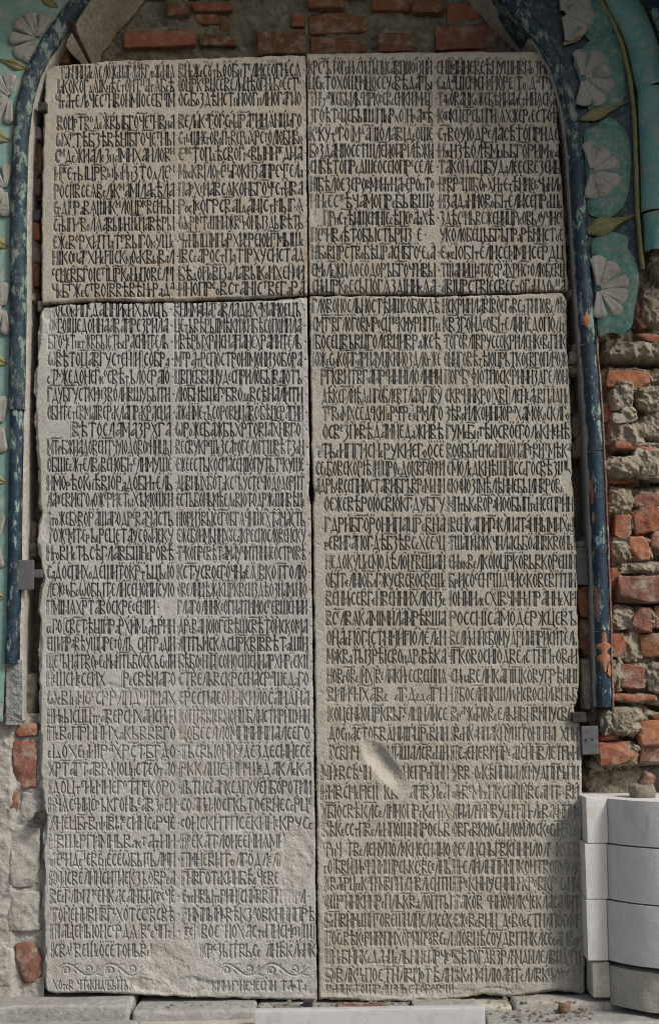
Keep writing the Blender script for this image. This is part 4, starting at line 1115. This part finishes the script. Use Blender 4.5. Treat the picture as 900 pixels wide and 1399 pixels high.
def fan(name, cx, cy, L, W, ang, Y, mat, parent, rise=.0052, inner=.10, wedge=.10):
    """one petal: narrow at the root, broad and rounded at the tip, raised rim"""
    rr = np.linspace(inner, 1, 11); aa = np.linspace(-1, 1, 9)
    R_, A_ = np.meshgrid(rr, aa, indexing='ij')
    wd = W * (wedge + (1 - wedge) * R_ ** .8)
    tip = 1 - .13 * np.abs(A_) ** 2.4 * sstep(.5, 1, R_)
    a = math.radians(ang)
    lx = R_ * L * tip; ly = A_ * wd / 2
    X = cx + lx * math.cos(a) + ly * math.sin(a); Z = cy - lx * math.sin(a) + ly * math.cos(a)
    edge = np.maximum(np.abs(A_), (R_ - .5) * 2)
    hgt = rise * (1 - sstep(.86, 1.0, edge)) * (.72 + .28 * np.abs(A_)) * sstep(inner - .02, inner + .15, R_)
    V = P(X, Z, Y); V[..., 1] = Y + .004 - hgt - .0008 * fbm2(X, Z, 5, 3, int(ang) % 9)
    F = gridF(11, 9)
    top = V.reshape(-1, 3)
    return build(name, top, F, mat, parent)
def disc(name, poly, Y, mat, parent, dome=.008, nr=10, sub=5, seed=3):
    """domed field with a free outline given in photo pixels"""
    p = np.array(poly + [poly[0]], float)
    s = np.linspace(0, len(poly), len(poly) * sub, endpoint=False)
    i = s.astype(int); f = s - i
    q = np.array(poly, float); n = len(poly)
    def cr(a):
        p0, p1, p2, p3 = a[(i - 1) % n], a[i % n], a[(i + 1) % n], a[(i + 2) % n]
        return .5 * (2 * p1 + (p2 - p0) * f + (2 * p0 - 5 * p1 + 4 * p2 - p3) * f * f + (3 * p1 - p0 - 3 * p2 + p3) * f ** 3)
    ox, oy = cr(q[:, 0]), cr(q[:, 1])
    cx, cy = q.mean(0)
    k = np.linspace(0.02, 1, nr)[:, None]
    X = cx + (ox - cx) * k; Z = cy + (oy - cy) * k
    V = P(X, Z, Y)
    V[..., 1] = Y - dome * (1 - k ** 5) + .003 * (k ** 8) - .0008 * fbm2(X, Z, 8, 3, seed)
    m_ = X.shape[1]
    F = []
    a = np.arange(nr - 1)[:, None] * m_ + np.arange(m_)[None, :]
    b = np.arange(nr - 1)[:, None] * m_ + (np.arange(m_)[None, :] + 1) % m_
    F = np.stack([a, b, b + m_, a + m_], -1).reshape(-1, 4)
    return build(name, V.reshape(-1, 3), F, mat, parent)
def palmette(parent, cx, cy, L, base_ang, spread, n, Y, W=None):
    o = tag(empty("palmette", tuple(np.array(P(cx, cy, Y)) - np.array(wloc(parent)))))
    o.parent = parent
    W = W or L * .52
    rp = random.Random(int(cx * 7 + cy))
    for j in range(n):
        a = base_ang + spread * (j / (n - 1) - .5) * 2 + rp.uniform(-5, 5)
        fan("petal", cx, cy, L * rp.uniform(.86, 1.05), W * rp.uniform(.85, 1.12), a, Y - .006 - .0012 * (j % 2), M_ivory, o)
    return o

# right surround ------------------------------------------------------------
RT = tag(empty("tiled_surround", tuple(P(830, 980, .0))), "relief tiled arch band with ivory palmettes, dark blue roll and broad teal outer roll", "tiled surround", "glazed tile bands framing the slabs")
rollR = [(640, -140), (668, -40), (690, -8), (712, 18), (738, 48), (758, 84), (771, 120), (780, 160), (786, 210), (790, 280), (794, 345), (799, 420), (804, 490), (808, 540), (812, 600), (816, 700), (820, 800), (823, 900), (824.5, 966)]
YB = -.020
up = rollR[:9]; dn = rollR[8:]
sweep(up + [(786.3, 216)], arc(0, 9.8, YB, .015, back=.12), YB, M_blue_worn, "blue_roll", RT, 160, .0022)
_dp = np.array([(786, 212)] + dn[1:], float); _yy = np.linspace(212, 966, 200); _xx = np.interp(_yy, _dp[:, 1], _dp[:, 0])
for q, (ya, yb) in enumerate([(217, 346), (347.4, 470), (472, 616), (617.6, 756), (757.4, 862), (863.2, 966)]):
    k = (_yy >= ya) & (_yy <= yb)
    pts = [(float(np.interp(ya, _yy, _xx)), ya)] + list(zip(_xx[k], _yy[k])) + [(float(np.interp(yb, _yy, _xx)), yb)]
    sweep(pts, arc(0, 10.4, YB, .019, back=.12), YB, M_blue, "blue_roll", RT, 90, .0016, seed=4 + q)
sweep(list(zip(_xx - 1, _yy)), arc(0, 9.6, YB + .002, .014), YB, M_mortar_pale, "joint_mortar", RT, 200, .001, seed=4)
sweep([(x + 12.2, y) for x, y in zip(_xx, _yy) if y > 462], [(-2.4, YB + .003), (-1.6, YB - .009), (1.0, YB - .008), (2.2, YB + .05)], YB, M_brick_dusty, "clay_edge", RT, 200, .003, seed=9)
# plaster reveal between the roll and the back of the niche
inner = [(x - 11.2, y) for x, y in rollR]
sweep(inner, [(-1.2, .13), (-1.0, .06), (-.6, .0), (.8, -.012), (3.4, -.012)], YB, M_mortar_pale, "plaster_edge", RT, 300, .003, seed=7)
# soffit rib of the arch
sweep([(572, -178), (626, -68), (655, -30), (685, 4), (712, 30), (738, 58), (755, 92), (763, 122)], [(-13, .135), (-9, .105), (0, .06), (10, .02), (17, -.012)], .02, M_mortar_warm, "soffit_rib", RT, 220, .011, seed=9)
band = [(700, -150), (735, -60), (757, -10), (780, 25), (803, 62), (818, 100), (827, 150), (832, 210), (835, 270), (838, 330), (843, 400), (846, 452)]
ol = [(770, -150), (800, -50), (818, 0), (836, 30), (850, 65), (860, 110), (865.5, 160), (868, 230), (869.5, 291), (873, 330), (877, 369)]
# navy ground between roll and olive fillet
def ribbon(name, pa, pb, Ya, Yb, mat, parent, n=160, k=14, cutend=None, rough=.0014, seed=0, sag=0.0, jag=0):
    def rs(p):
        p = np.array(p, float); s = np.r_[0, np.cumsum(np.hypot(*np.diff(p, axis=0).T))]; u = np.linspace(0, s[-1], n)
        return np.interp(u, s, p[:, 0]), np.interp(u, s, p[:, 1])
    ax_, ay_ = rs(pa); bx_, by_ = rs(pb)
    t = np.linspace(0, 1, k)[None, :]
    X = ax_[:, None] * (1 - t) + bx_[:, None] * t; Z = ay_[:, None] * (1 - t) + by_[:, None] * t
    if jag:
        w = sstep(n * .93, n - 1, np.arange(n))[:, None]
        Z = Z + w * jag * fbm2(X, Z * 0 + 5, 9, 4, seed)
    V = P(X, Z, YB); V[..., 1] = Ya * (1 - t) + Yb * t + sag * np.sin(math.pi * t) - rough * fbm2(X, Z, 9, 4, seed)
    return build(name, V.reshape(-1, 3), gridF(n, k), mat, parent)
rin = [(x + 10, y - 2) for x, y in rollR[:12]] + [(812, 440), (815, 457)]
ro = ol[:-1] + [(877, 369), (872, 395), (870, 430), (858, 453)]
ribbon("ground_tile", rin, ro, YB + .006, YB + .004, M_navy, RT, 240, 20, seed=3, sag=.004, jag=5)
sweep(ol, arc(0, 3.4, YB - .002, .010), YB, M_olive, "olive_fillet", RT, 200, .0012, seed=8)
# teal leaf fields
leavesR = [
 ([(790, -20), (806, -8), (825, 4), (836, 22), (838, 38), (826, 50), (806, 54), (795, 44), (778, 20), (764, -6), (770, -20)], (770, 8), (802, 10), 36, 30),
 ([(815, 48), (834, 42), (850, 66), (853, 100), (853, 128), (845, 146), (826, 154), (806, 152), (797, 130), (790, 104), (783, 82), (798, 62)], (798, 102), (796, 100), 42, 0),
 ([(812, 172), (832, 160), (852, 176), (861, 200), (861, 232), (858, 262), (850, 282), (834, 296), (814, 296), (802, 286), (800, 240), (797, 196), (800, 176)], (808, 233), (808, 233), 42, 0),
 ([(824, 318), (846, 318), (858, 326), (857, 338), (866, 352), (872, 372), (871, 396), (866, 424), (862, 446), (848, 456), (834, 454), (824, 458), (817, 455), (813, 410), (808, 352), (808, 330)], (818, 394), (816, 392), 44, 0)]
for i, (pl, _a, ctr, L, _) in enumerate(leavesR):
    disc("leaf_field", pl, YB - .001, M_teal, RT, .0075, seed=i + 2)
pal = [(768, 18, 44, 8, 66), (796, 106, 44, 2, 84), (808, 233, 42, 0, 84), (817, 394, 44, 0, 84)]
for cx, cy, L, ba, sp in pal:
    palmette(RT, cx, cy, L, ba, sp + 6, 6, YB - .006)
# buds on stems
def bud(parent, x, y, tx, ty, size, mat=M_olive, Y=YB):
    dx, dy = tx - x, ty - y; L = math.hypot(dx, dy); ux, uy = dx / L, dy / L; px_, py_ = -uy, ux
    prof = [(-.16, .20), (0, .62), (.10, .9), (.24, 1.0), (.40, .72), (.55, .42), (.72, .22), (1.0, .06)]
    t = np.linspace(-.16, 1, 26); w = np.interp(t, [a for a, _ in prof], [b for _, b in prof]) * size
    s = np.linspace(-1, 1, 9)
    T_, S_ = np.meshgrid(t, s, indexing='ij'); W_ = np.repeat(w[:, None], 9, 1)
    X = x + ux * T_ * L + px_ * S_ * W_; Z = y + uy * T_ * L + py_ * S_ * W_
    V = P(X, Z, Y); V[..., 1] = Y + .003 - (.004 + .012 * np.sqrt(np.clip(1 - S_ ** 2, 0, 1)) * np.clip(W_ / 14, .3, 1)) + .004 * np.exp(-(S_ / .18) ** 2)
    d = gridF(26, 9)
    return build("bud", V.reshape(-1, 3), d, mat, parent)
bud(RT, 776, 56, 822, 22, 8); bud(RT, 802, 160, 860, 138, 9); bud(RT, 810, 314, 867, 294, 14)
# outer teal roll in two tiles with a joint
def oroll(a, b, nm, mat, sd):
    pts = [p for p in [(812, -150), (842, -50), (860, -2), (876, 30), (889, 65), (898, 110), (902, 160), (905, 220), (906, 291), (905, 340)] if a <= p[1] <= b]
    return pts
outer = [(794, -150), (825, -50), (843, -2), (860, 28), (874, 62), (884, 110), (889.5, 160), (892, 220), (893.5, 291), (897, 330)]
sweep(outer[:6] + [(888, 121.5)], arc(2, 21, YB - .004, .034, 14, backl=.05), YB, M_teal_pale, "outer_roll", RT, 160, .001, seed=2)
sweep([(888.2, 123.5)] + outer[6:9], arc(2, 21, YB - .004, .035, 14, backl=.05), YB, M_teal_pale, "outer_roll", RT, 120, .001, seed=5)
def ex(s, o): return -np.clip((s - 8) / 40, 0, 1) * np.clip((o + 14) / 30, 0, 1) * 17
sweep([(895.5, 293), (897, 310), (898, 345)], arc(2, 21, YB - .004, .035, 14, backl=.05), YB, M_teal_pale, "outer_roll", RT, 60, .001, seed=6, extra=ex)
ribbon("outer_tile", [(838, -150), (868, -40), (880, 0), (893, 32), (902, 62), (908, 110), (912, 160), (915, 300)], [(960, -150), (990, -40), (1000, 0), (1010, 32), (1015, 62), (1020, 110), (1022, 160), (1024, 300)], YB - .002, YB - .002, M_blue, RT, 100, 20, seed=5)

# left surround -------------------------------------------------------------
LT = tag(empty("tiled_surround", tuple(P(5, 980, .0))), "worn teal tiled jamb with pale shells and faded blue roll, left of slabs", "tiled surround", "glazed tile bands framing the slabs")
rollL0 = [(190, -140), (148, -50), (118, -12), (100, 12), (84, 34), (62, 66), (45, 100), (34, 140), (28, 190), (26, 250), (25, 320), (25, 400), (24, 480), (22, 560), (19, 650), (17, 740), (15, 830), (13, 900), (13, 985)]
rollL = [(x + (0 if y < 480 else min(3.5, (y - 480) * .012)), y) for x, y in rollL0]
def flipx(pr): return [(-a, b) for a, b in pr][::-1]
sweep(rollL[:9], flipx(arc(0, 11, YB, .018, back=.12)), YB, M_blue_worn, "blue_roll", LT, 160, .0022)
sweep(rollL[8:14], flipx(arc(0, 11, YB, .019, back=.12)), YB, M_blue_worn, "blue_roll", LT, 200, .002, seed=3)
sweep(rollL[13:17] + [(15.5, 906)], flipx(arc(0, 8.6, YB, .015, back=.12)), YB, M_blue, "blue_roll", LT, 200, .0016, seed=5)
mortar("plaster_mass", 9, 902, 31, 990, -.012, 36, 200, .004, 18, 11, M_plaster_grey, LT, [], ridge=.003)
sweep([(x + 12, y) for x, y in rollL], flipx([(-3.5, .13), (-2.6, .06), (-1.6, .01), (0, -.008), (2.4, -.010)]), YB, M_mortar_pale, "plaster_edge", LT, 300, .003, seed=7)
sweep([(240, -160), (190, -50), (164, -14), (138, 14), (118, 44), (104, 74)], flipx([(-15, .135), (-9, .105), (-1, .06), (7, .02), (13, -.012)]), .02, M_mortar_warm, "soffit_rib", LT, 200, .011, seed=9)
rinL = [(x - 9, y) for x, y in rollL[:-1]] + [(4, 986)]
ribbon("ground_tile", [(x - 190, y) for x, y in rollL[:-1]] + [(-180, 986)], rinL, YB + .004, YB + .004, M_teal_worn, LT, 300, 40, seed=6, sag=.003, jag=5)
for cx, cy, L, ba, sp in [(52, 52, 40, 160, 80), (14, 132, 36, 178, 80), (8, 258, 40, 180, 84), (6, 420, 40, 180, 84), (2, 580, 40, 180, 84), (-3, 740, 40, 180, 84)]:
    palmette(LT, cx, cy, L, ba, sp + 6, 6, YB + .002)
bud(LT, 74, 6, 40, -22, 9, Y=YB + .006); bud(LT, 30, 92, -10, 78, 8, Y=YB + .006)
for yy in (190, 335, 495, 657, 815): bud(LT, 6 - (yy - 190) * .012, yy, -45, yy - 18, 11, Y=YB + .006)

# ------------------------------------------------------------------ irons
def thing_block(name, label, cat, boxes, mat, group=None, **kw):
    """one thing made of one or several welded blocks"""
    parts = [pxblock(*b[:5], depth=b[5], dens=.008, **{**dict(rough=.0008, size=.02, r=.002), **kw}) for b in boxes]
    V, F = join(parts)
    o = build(name, V, F, mat)
    return tag(o, label, cat, group)
G = "iron clamps and wedges around the slabs"
# hand forged spike at the upper left corner
t = np.linspace(0, 1, 14); a = np.linspace(0, 2 * math.pi, 9)[:-1]
Tm, Am = np.meshgrid(t, a, indexing='ij')
cx = 98 + 24 * Tm; cy = 36 + 44 * Tm; rad = (5.0 - 2.4 * Tm) * (1 + .5 * (Tm < .08))
V = P(cx + rad * np.cos(Am) * .9, cy + rad * np.sin(Am) * .6, -.03); V[..., 1] = -.045 + .09 * Tm + .010 * np.sin(Am)
F = []
for i in range(13):
    for j in range(8): F.append([i * 8 + j, i * 8 + (j + 1) % 8, (i + 1) * 8 + (j + 1) % 8, (i + 1) * 8 + j])
F.append([0, 2, 4, 6])
sp = build("iron_spike", V.reshape(-1, 3), F, M_iron); tag(sp, "black iron spike slanting down from the blue roll at the upper left corner", "spike", G)
thing_block("iron_clamp", "black iron stub gripping the blank strip edge, left of the upper text", "clamp", [(52, 139, 64, 151, -.02, .10)], M_iron, G)
thing_block("iron_clamp", "small black iron stub low on the left edge, above two plaster blocks", "clamp", [(47, 1111, 60, 1125, -.02, .10)], M_iron, G)
thing_block("iron_clamp", "black iron bar pressed over the notched right edge, above the grey plate", "clamp", [(781, 973, 800, 987, -.016, .05), (796, 975, 812, 986, .005, .06)], M_iron, G)
thing_block("iron_clamp", "dark stub at the top right corner of the upper slabs", "clamp", [(752, 94, 763, 101, -.014, .05)], M_iron, G)
thing_block("metal_plate", "grey metal plate with a short tongue, beside the faded blue roll", "plate", [(22, 765, 47, 806, -.028, .006), (45, 778, 58, 789, -.012, .02)], M_metal, G, rough=.0004)
NAILP = thing_block("metal_plate", "grey plate with two small nail holes under the iron bar", "plate", [(794, 992, 817, 1031, -.012, .02)], M_metal, G, rough=.0004)
thing_block("metal_plate", "dark grey plate wedged beside the blue roll, above orange bricks", "plate", [(787, 748, 803, 799, .012, .03)], M_metal, G, rough=.0006)
thing_block("iron_wedge", "black square wedge under the foot of the slabs beside the white board", "wedge", [(414, 1369, 427, 1381, -.085, .03)], M_iron, G)

# where the glaze of the lower roll is broken away the clay shows
for i, (ya, yb, a0, a1) in enumerate([(862, 919, 30, 150), (800, 846, 120, 172), (655, 690, 125, 168), (428, 450, 60, 150), (700, 716, 120, 165), (905, 925, 20, 70)]):
    ys_ = np.linspace(ya, yb, 30); prof = [(10.4 * math.cos(math.radians(t_)), YB - .0022 - .019 * math.sin(math.radians(t_))) for t_ in np.linspace(a1, a0, 12)]
    def ragged(s, o, i=i, L=yb - ya):
        t_ = np.clip(s / L, 0, 1); env = np.sqrt(np.clip(1 - (2 * t_ - 1) ** 2, 0, 1)) * (.85 + .5 * fbm2(s * 1.0 + o * 0, s * 0 + i * 9, 5, 3, 2))
        mid_ = 10.4 * math.cos(math.radians((a0 + a1) / 2)) if False else 0
        return (env - 1) * (o - prof[len(prof) // 2][0])
    sweep(list(zip(np.interp(ys_, _yy, _xx), ys_)), prof, YB, M_brick_orange, "bare_clay", RT, 30, .0012, seed=i, extra=ragged)
for (nx_, ny_) in ((800, 1011), (809, 1010)):
    V, F = pxblock(nx_ - 1.3, ny_ - 1.3, nx_ + 1.3, ny_ + 1.3, -.0145, .006, r=.001, rough=.0002, n=3)
    build("nail", V, F, M_iron, NAILP)
# ------------------------------------------------------------------ new white pedestal on the old base, lower right
def column_course(x0, x1, yt_l, yb_l, Yf, bulge, name, mat, parent, gap=.0003, n=44, nz=12, rough=.0006, seed=0, wid=None):
    """a course of the engaged half column: starts at the pilaster and swells towards the camera"""
    a = P(x0, yt_l, Yf); b = P(x0, yb_l, Yf)
    r = bulge
    zt, zb = a[2] - gap, b[2] + gap
    th = np.linspace(math.radians(205), math.radians(335), n)
    cx_ = a[0] + r * .9063; cy_ = Yf + .4226 * r + .006
    Zs = np.linspace(zt, zb, nz)
    X = cx_ + r * np.cos(th)[None, :] + 0 * Zs[:, None]; Y = cy_ + r * np.sin(th)[None, :] * 1.0 + 0 * Zs[:, None]; Z = Zs[:, None] + 0 * X
    V = np.stack([X, Y, Z], -1)
    V[..., 1] -= rough * fbm3(V, .03, 4, seed) * 2
    V[:, :, 2] += (rough * .8) * fbm3(V, .02, 3, seed + 1) * (np.abs(np.linspace(-1, 1, nz))[:, None] > .99)
    # rounded arrises
    edge = np.abs(np.linspace(-1, 1, nz))[:, None] > .99
    V[..., 1] += .0006 * edge
    side_ = V.reshape(-1, 3)
    F = [*gridF(nz, n)]
    parts = [(side_, np.array(F))]
    for k, zz in ((0, zt), (1, zb)):
        ring = V[0 if k == 0 else -1]
        cen = np.stack([ring[:, 0] * .0 + np.linspace(ring[0, 0], ring[-1, 0], n), np.full(n, cy_ + .05), np.full(n, ring[:, 2].mean())], -1)
        parts.append((np.concatenate([ring, cen]), gridF(2, n)))
    V2, F2 = join(parts)
    return build(name, V2, F2, mat, parent)
ped = tag(empty("stone_pedestal", tuple(P(850, 1312, -.06))), "new white cut stone pier with a half column, three courses, at the lower right", "pedestal")
YP = -.075
for i, (a_, b_, x0) in enumerate([(1090, 1151.5, 801), (1153, 1228, 799.5), (1229.5, 1312, 801.5)]):
    V, F = pxblock(x0, a_ - .3, 829, b_ + .3, YP, .22, rough=.0007, size=.05, r=.0007, dens=.012, seed=i + 1)
    build("pilaster_block", V, F, M_white, ped)
    column_course(828, 0, a_ + .6, b_ + .2, YP, .26, "column_block", M_white, ped, seed=i + 3)
base = tag(empty("old_stone_base", tuple(P(850, 1366, -.05))), "old weathered grey-brown base stones carrying the white pier", "base")
V, F = pxblock(808, 1314, 833, 1364, YP + .006, .22, rough=.0022, size=.03, r=.006, dens=.008, seed=5); build("base_block", V, F, M_base, base)
column_course(832, 0, 1319, 1372, YP + .006, .25, "base_block", M_base, base, rough=.003, seed=8, n=60)
# loose rubble on the top of the pier
ptz = P(860, 1090, YP)[2]
def loose(name, label, cat, x, y, Y, hx, hz, mat, rot=0, sd=0, hy=None):
    c_ = P(x, y, Y)
    V, F = rbox(c_, (hx, hy or hx * .8, hz), r=.008, rough=.008, size=.03, seed=sd, rot=math.radians(rot), lump=.25, dens=.006)
    o = build(name, V, F, mat); return tag(o, label, cat, "loose rubble lying about")
loose("stone_chunk", "pale rough mortar chunk lying on top of the white pier", "stone", 877, 1083, -.06, .032, .024, M_rubble, 4, 3)
loose("brick_chunk", "red brick fragment resting on the pale chunk above the white pier", "brick fragment", 882, 1067, -.06, .019, .021, M_brick_dusty, -28, 5)

# ------------------------------------------------------------------ ledge at the foot
ledge = tag(empty("ledge", tuple(P(450, 1395, -.1))), kind='structure')
zL = P(430, 1362, .0)[2]
def wbox(name, x0, x1, Y0_, Y1_, z0, z1, mat, parent=None, **kw):
    xa = P(x0, 1380, Y0_)[0]; xb = P(x1, 1380, Y0_)[0]
    V, F = rbox(((xa + xb) / 2, (Y0_ + Y1_) / 2, (z0 + z1) / 2), ((xb - xa) / 2, (Y1_ - Y0_) / 2, (z1 - z0) / 2), **kw)
    return build(name, V, F, mat, parent)
kw = dict(rough=.005, size=.07, r=.010, dens=.011)
wbox("stone", -160, 178, -.075, .16, zL - .09, zL + .006, M_ledge, ledge, seed=1, **kw)
wbox("stone", -160, 182, -.16, .10, zL - .30, zL - .034, M_ledge, ledge, seed=4, **kw)
wbox("stone", 181, 349, -.085, .16, zL - .09, zL - .010, M_ledge, ledge, seed=2, **kw)
wbox("stone", 184, 349, -.15, .10, zL - .30, zL - .034, M_base, ledge, seed=6, **kw)
wbox("stone", 350, 560, -.05, .16, zL - .09, zL - .018, M_ledge, ledge, seed=3, **kw)
wbox("stone", 562, 700, -.05, .16, zL - .09, zL - .018, M_base, ledge, seed=7, **kw)
wbox("stone", 666, 1060, -.20, .16, zL - .30, zL - .030, M_ledge, ledge, seed=9, **kw)
wbox("stone", 702, 1060, -.06, .16, zL - .09, zL - .008, M_mortar_pale, ledge, seed=11, rough=.008, size=.05, r=.012, dens=.009)
o = wbox("brick", 460, 522, -.085, -.01, zL - .035, zL - .012, M_brick_dusty, ledge, seed=3, rough=.002, size=.03, r=.004, dens=.006)
o = wbox("stone", 564, 652, -.085, .0, zL - .035, zL - .010, M_ledge, ledge, seed=5, rough=.003, size=.03, r=.005, dens=.007)
o = wbox("stone", 372, 412, -.08, .0, zL - .035, zL - .016, M_rubble, ledge, seed=8, rough=.003, size=.03, r=.005, dens=.007)
bz = P(500, 1380, -.17)[2]
brd = wbox("board", 347, 662, -.19, -.155, bz - .35, bz + .006, M_board, None, seed=1, rough=.0006, size=.1, r=.002, dens=.02)
tag(brd, "pale painted board leaning flat against the ledge below the slabs", "board")
wbox("ledge_footing", -200, 1100, -.14, .2, 0.0, zL - .28, M_ledge, ledge, rough=.006, size=.08, r=.01, dens=.04)
# crumbs of stone on the ledge: far too many to count
rnd = random.Random(5); parts = []
for i in range(260):
    px_ = rnd.choice([rnd.uniform(10, 180), rnd.uniform(180, 560), rnd.uniform(665, 810), rnd.uniform(690, 800)])
    s_ = rnd.uniform(.0015, .0055) * (1.5 if rnd.random() < .1 else 1)
    Yc = rnd.uniform(-.06, -.012) if px_ < 660 else rnd.uniform(-.18, -.01)
    zt = zL - (.004 if Yc > -.06 and px_ < 180 else .012) if Yc > -.06 else zL - .029
    xw = P(px_, 1375, Yc)[0]
    parts.append(rbox((xw, Yc, zt + s_ * .5), (s_, s_ * .8, s_ * .7), r=s_ * .5, rough=s_ * .4, size=s_ * 1.5, n=2, seed=i % 9, octv=1))
V, F = join(parts); tag(build("crumbs", V, F, M_rubble, smooth=False), "crumbled mortar and stone chips scattered along the ledge", "crumbs", kind='stuff')
loose("stone_chunk", "small dark brown lump on the ledge below the right slab", "stone", 771, 1377, -.10, .013, .014, M_brick_old, 10, 7)

# ------------------------------------------------------------------ outside the frame: the arch goes on; an unseen hood is added to shade it
shade_root = tag(empty("shade_vault", (0, -.3, 3.35)), kind='structure')
n = 40
th = np.linspace(0, math.pi, n); ys = np.linspace(.16, -.42, 8)
TH, YS = np.meshgrid(th, ys, indexing='ij')
V = np.stack([-1.25 * np.cos(TH), YS, 2.55 + 1.0 * np.sin(TH)], -1)
build("shade_shell", V.reshape(-1, 3), gridF(n, 8), M_mortar_pale, shade_root)
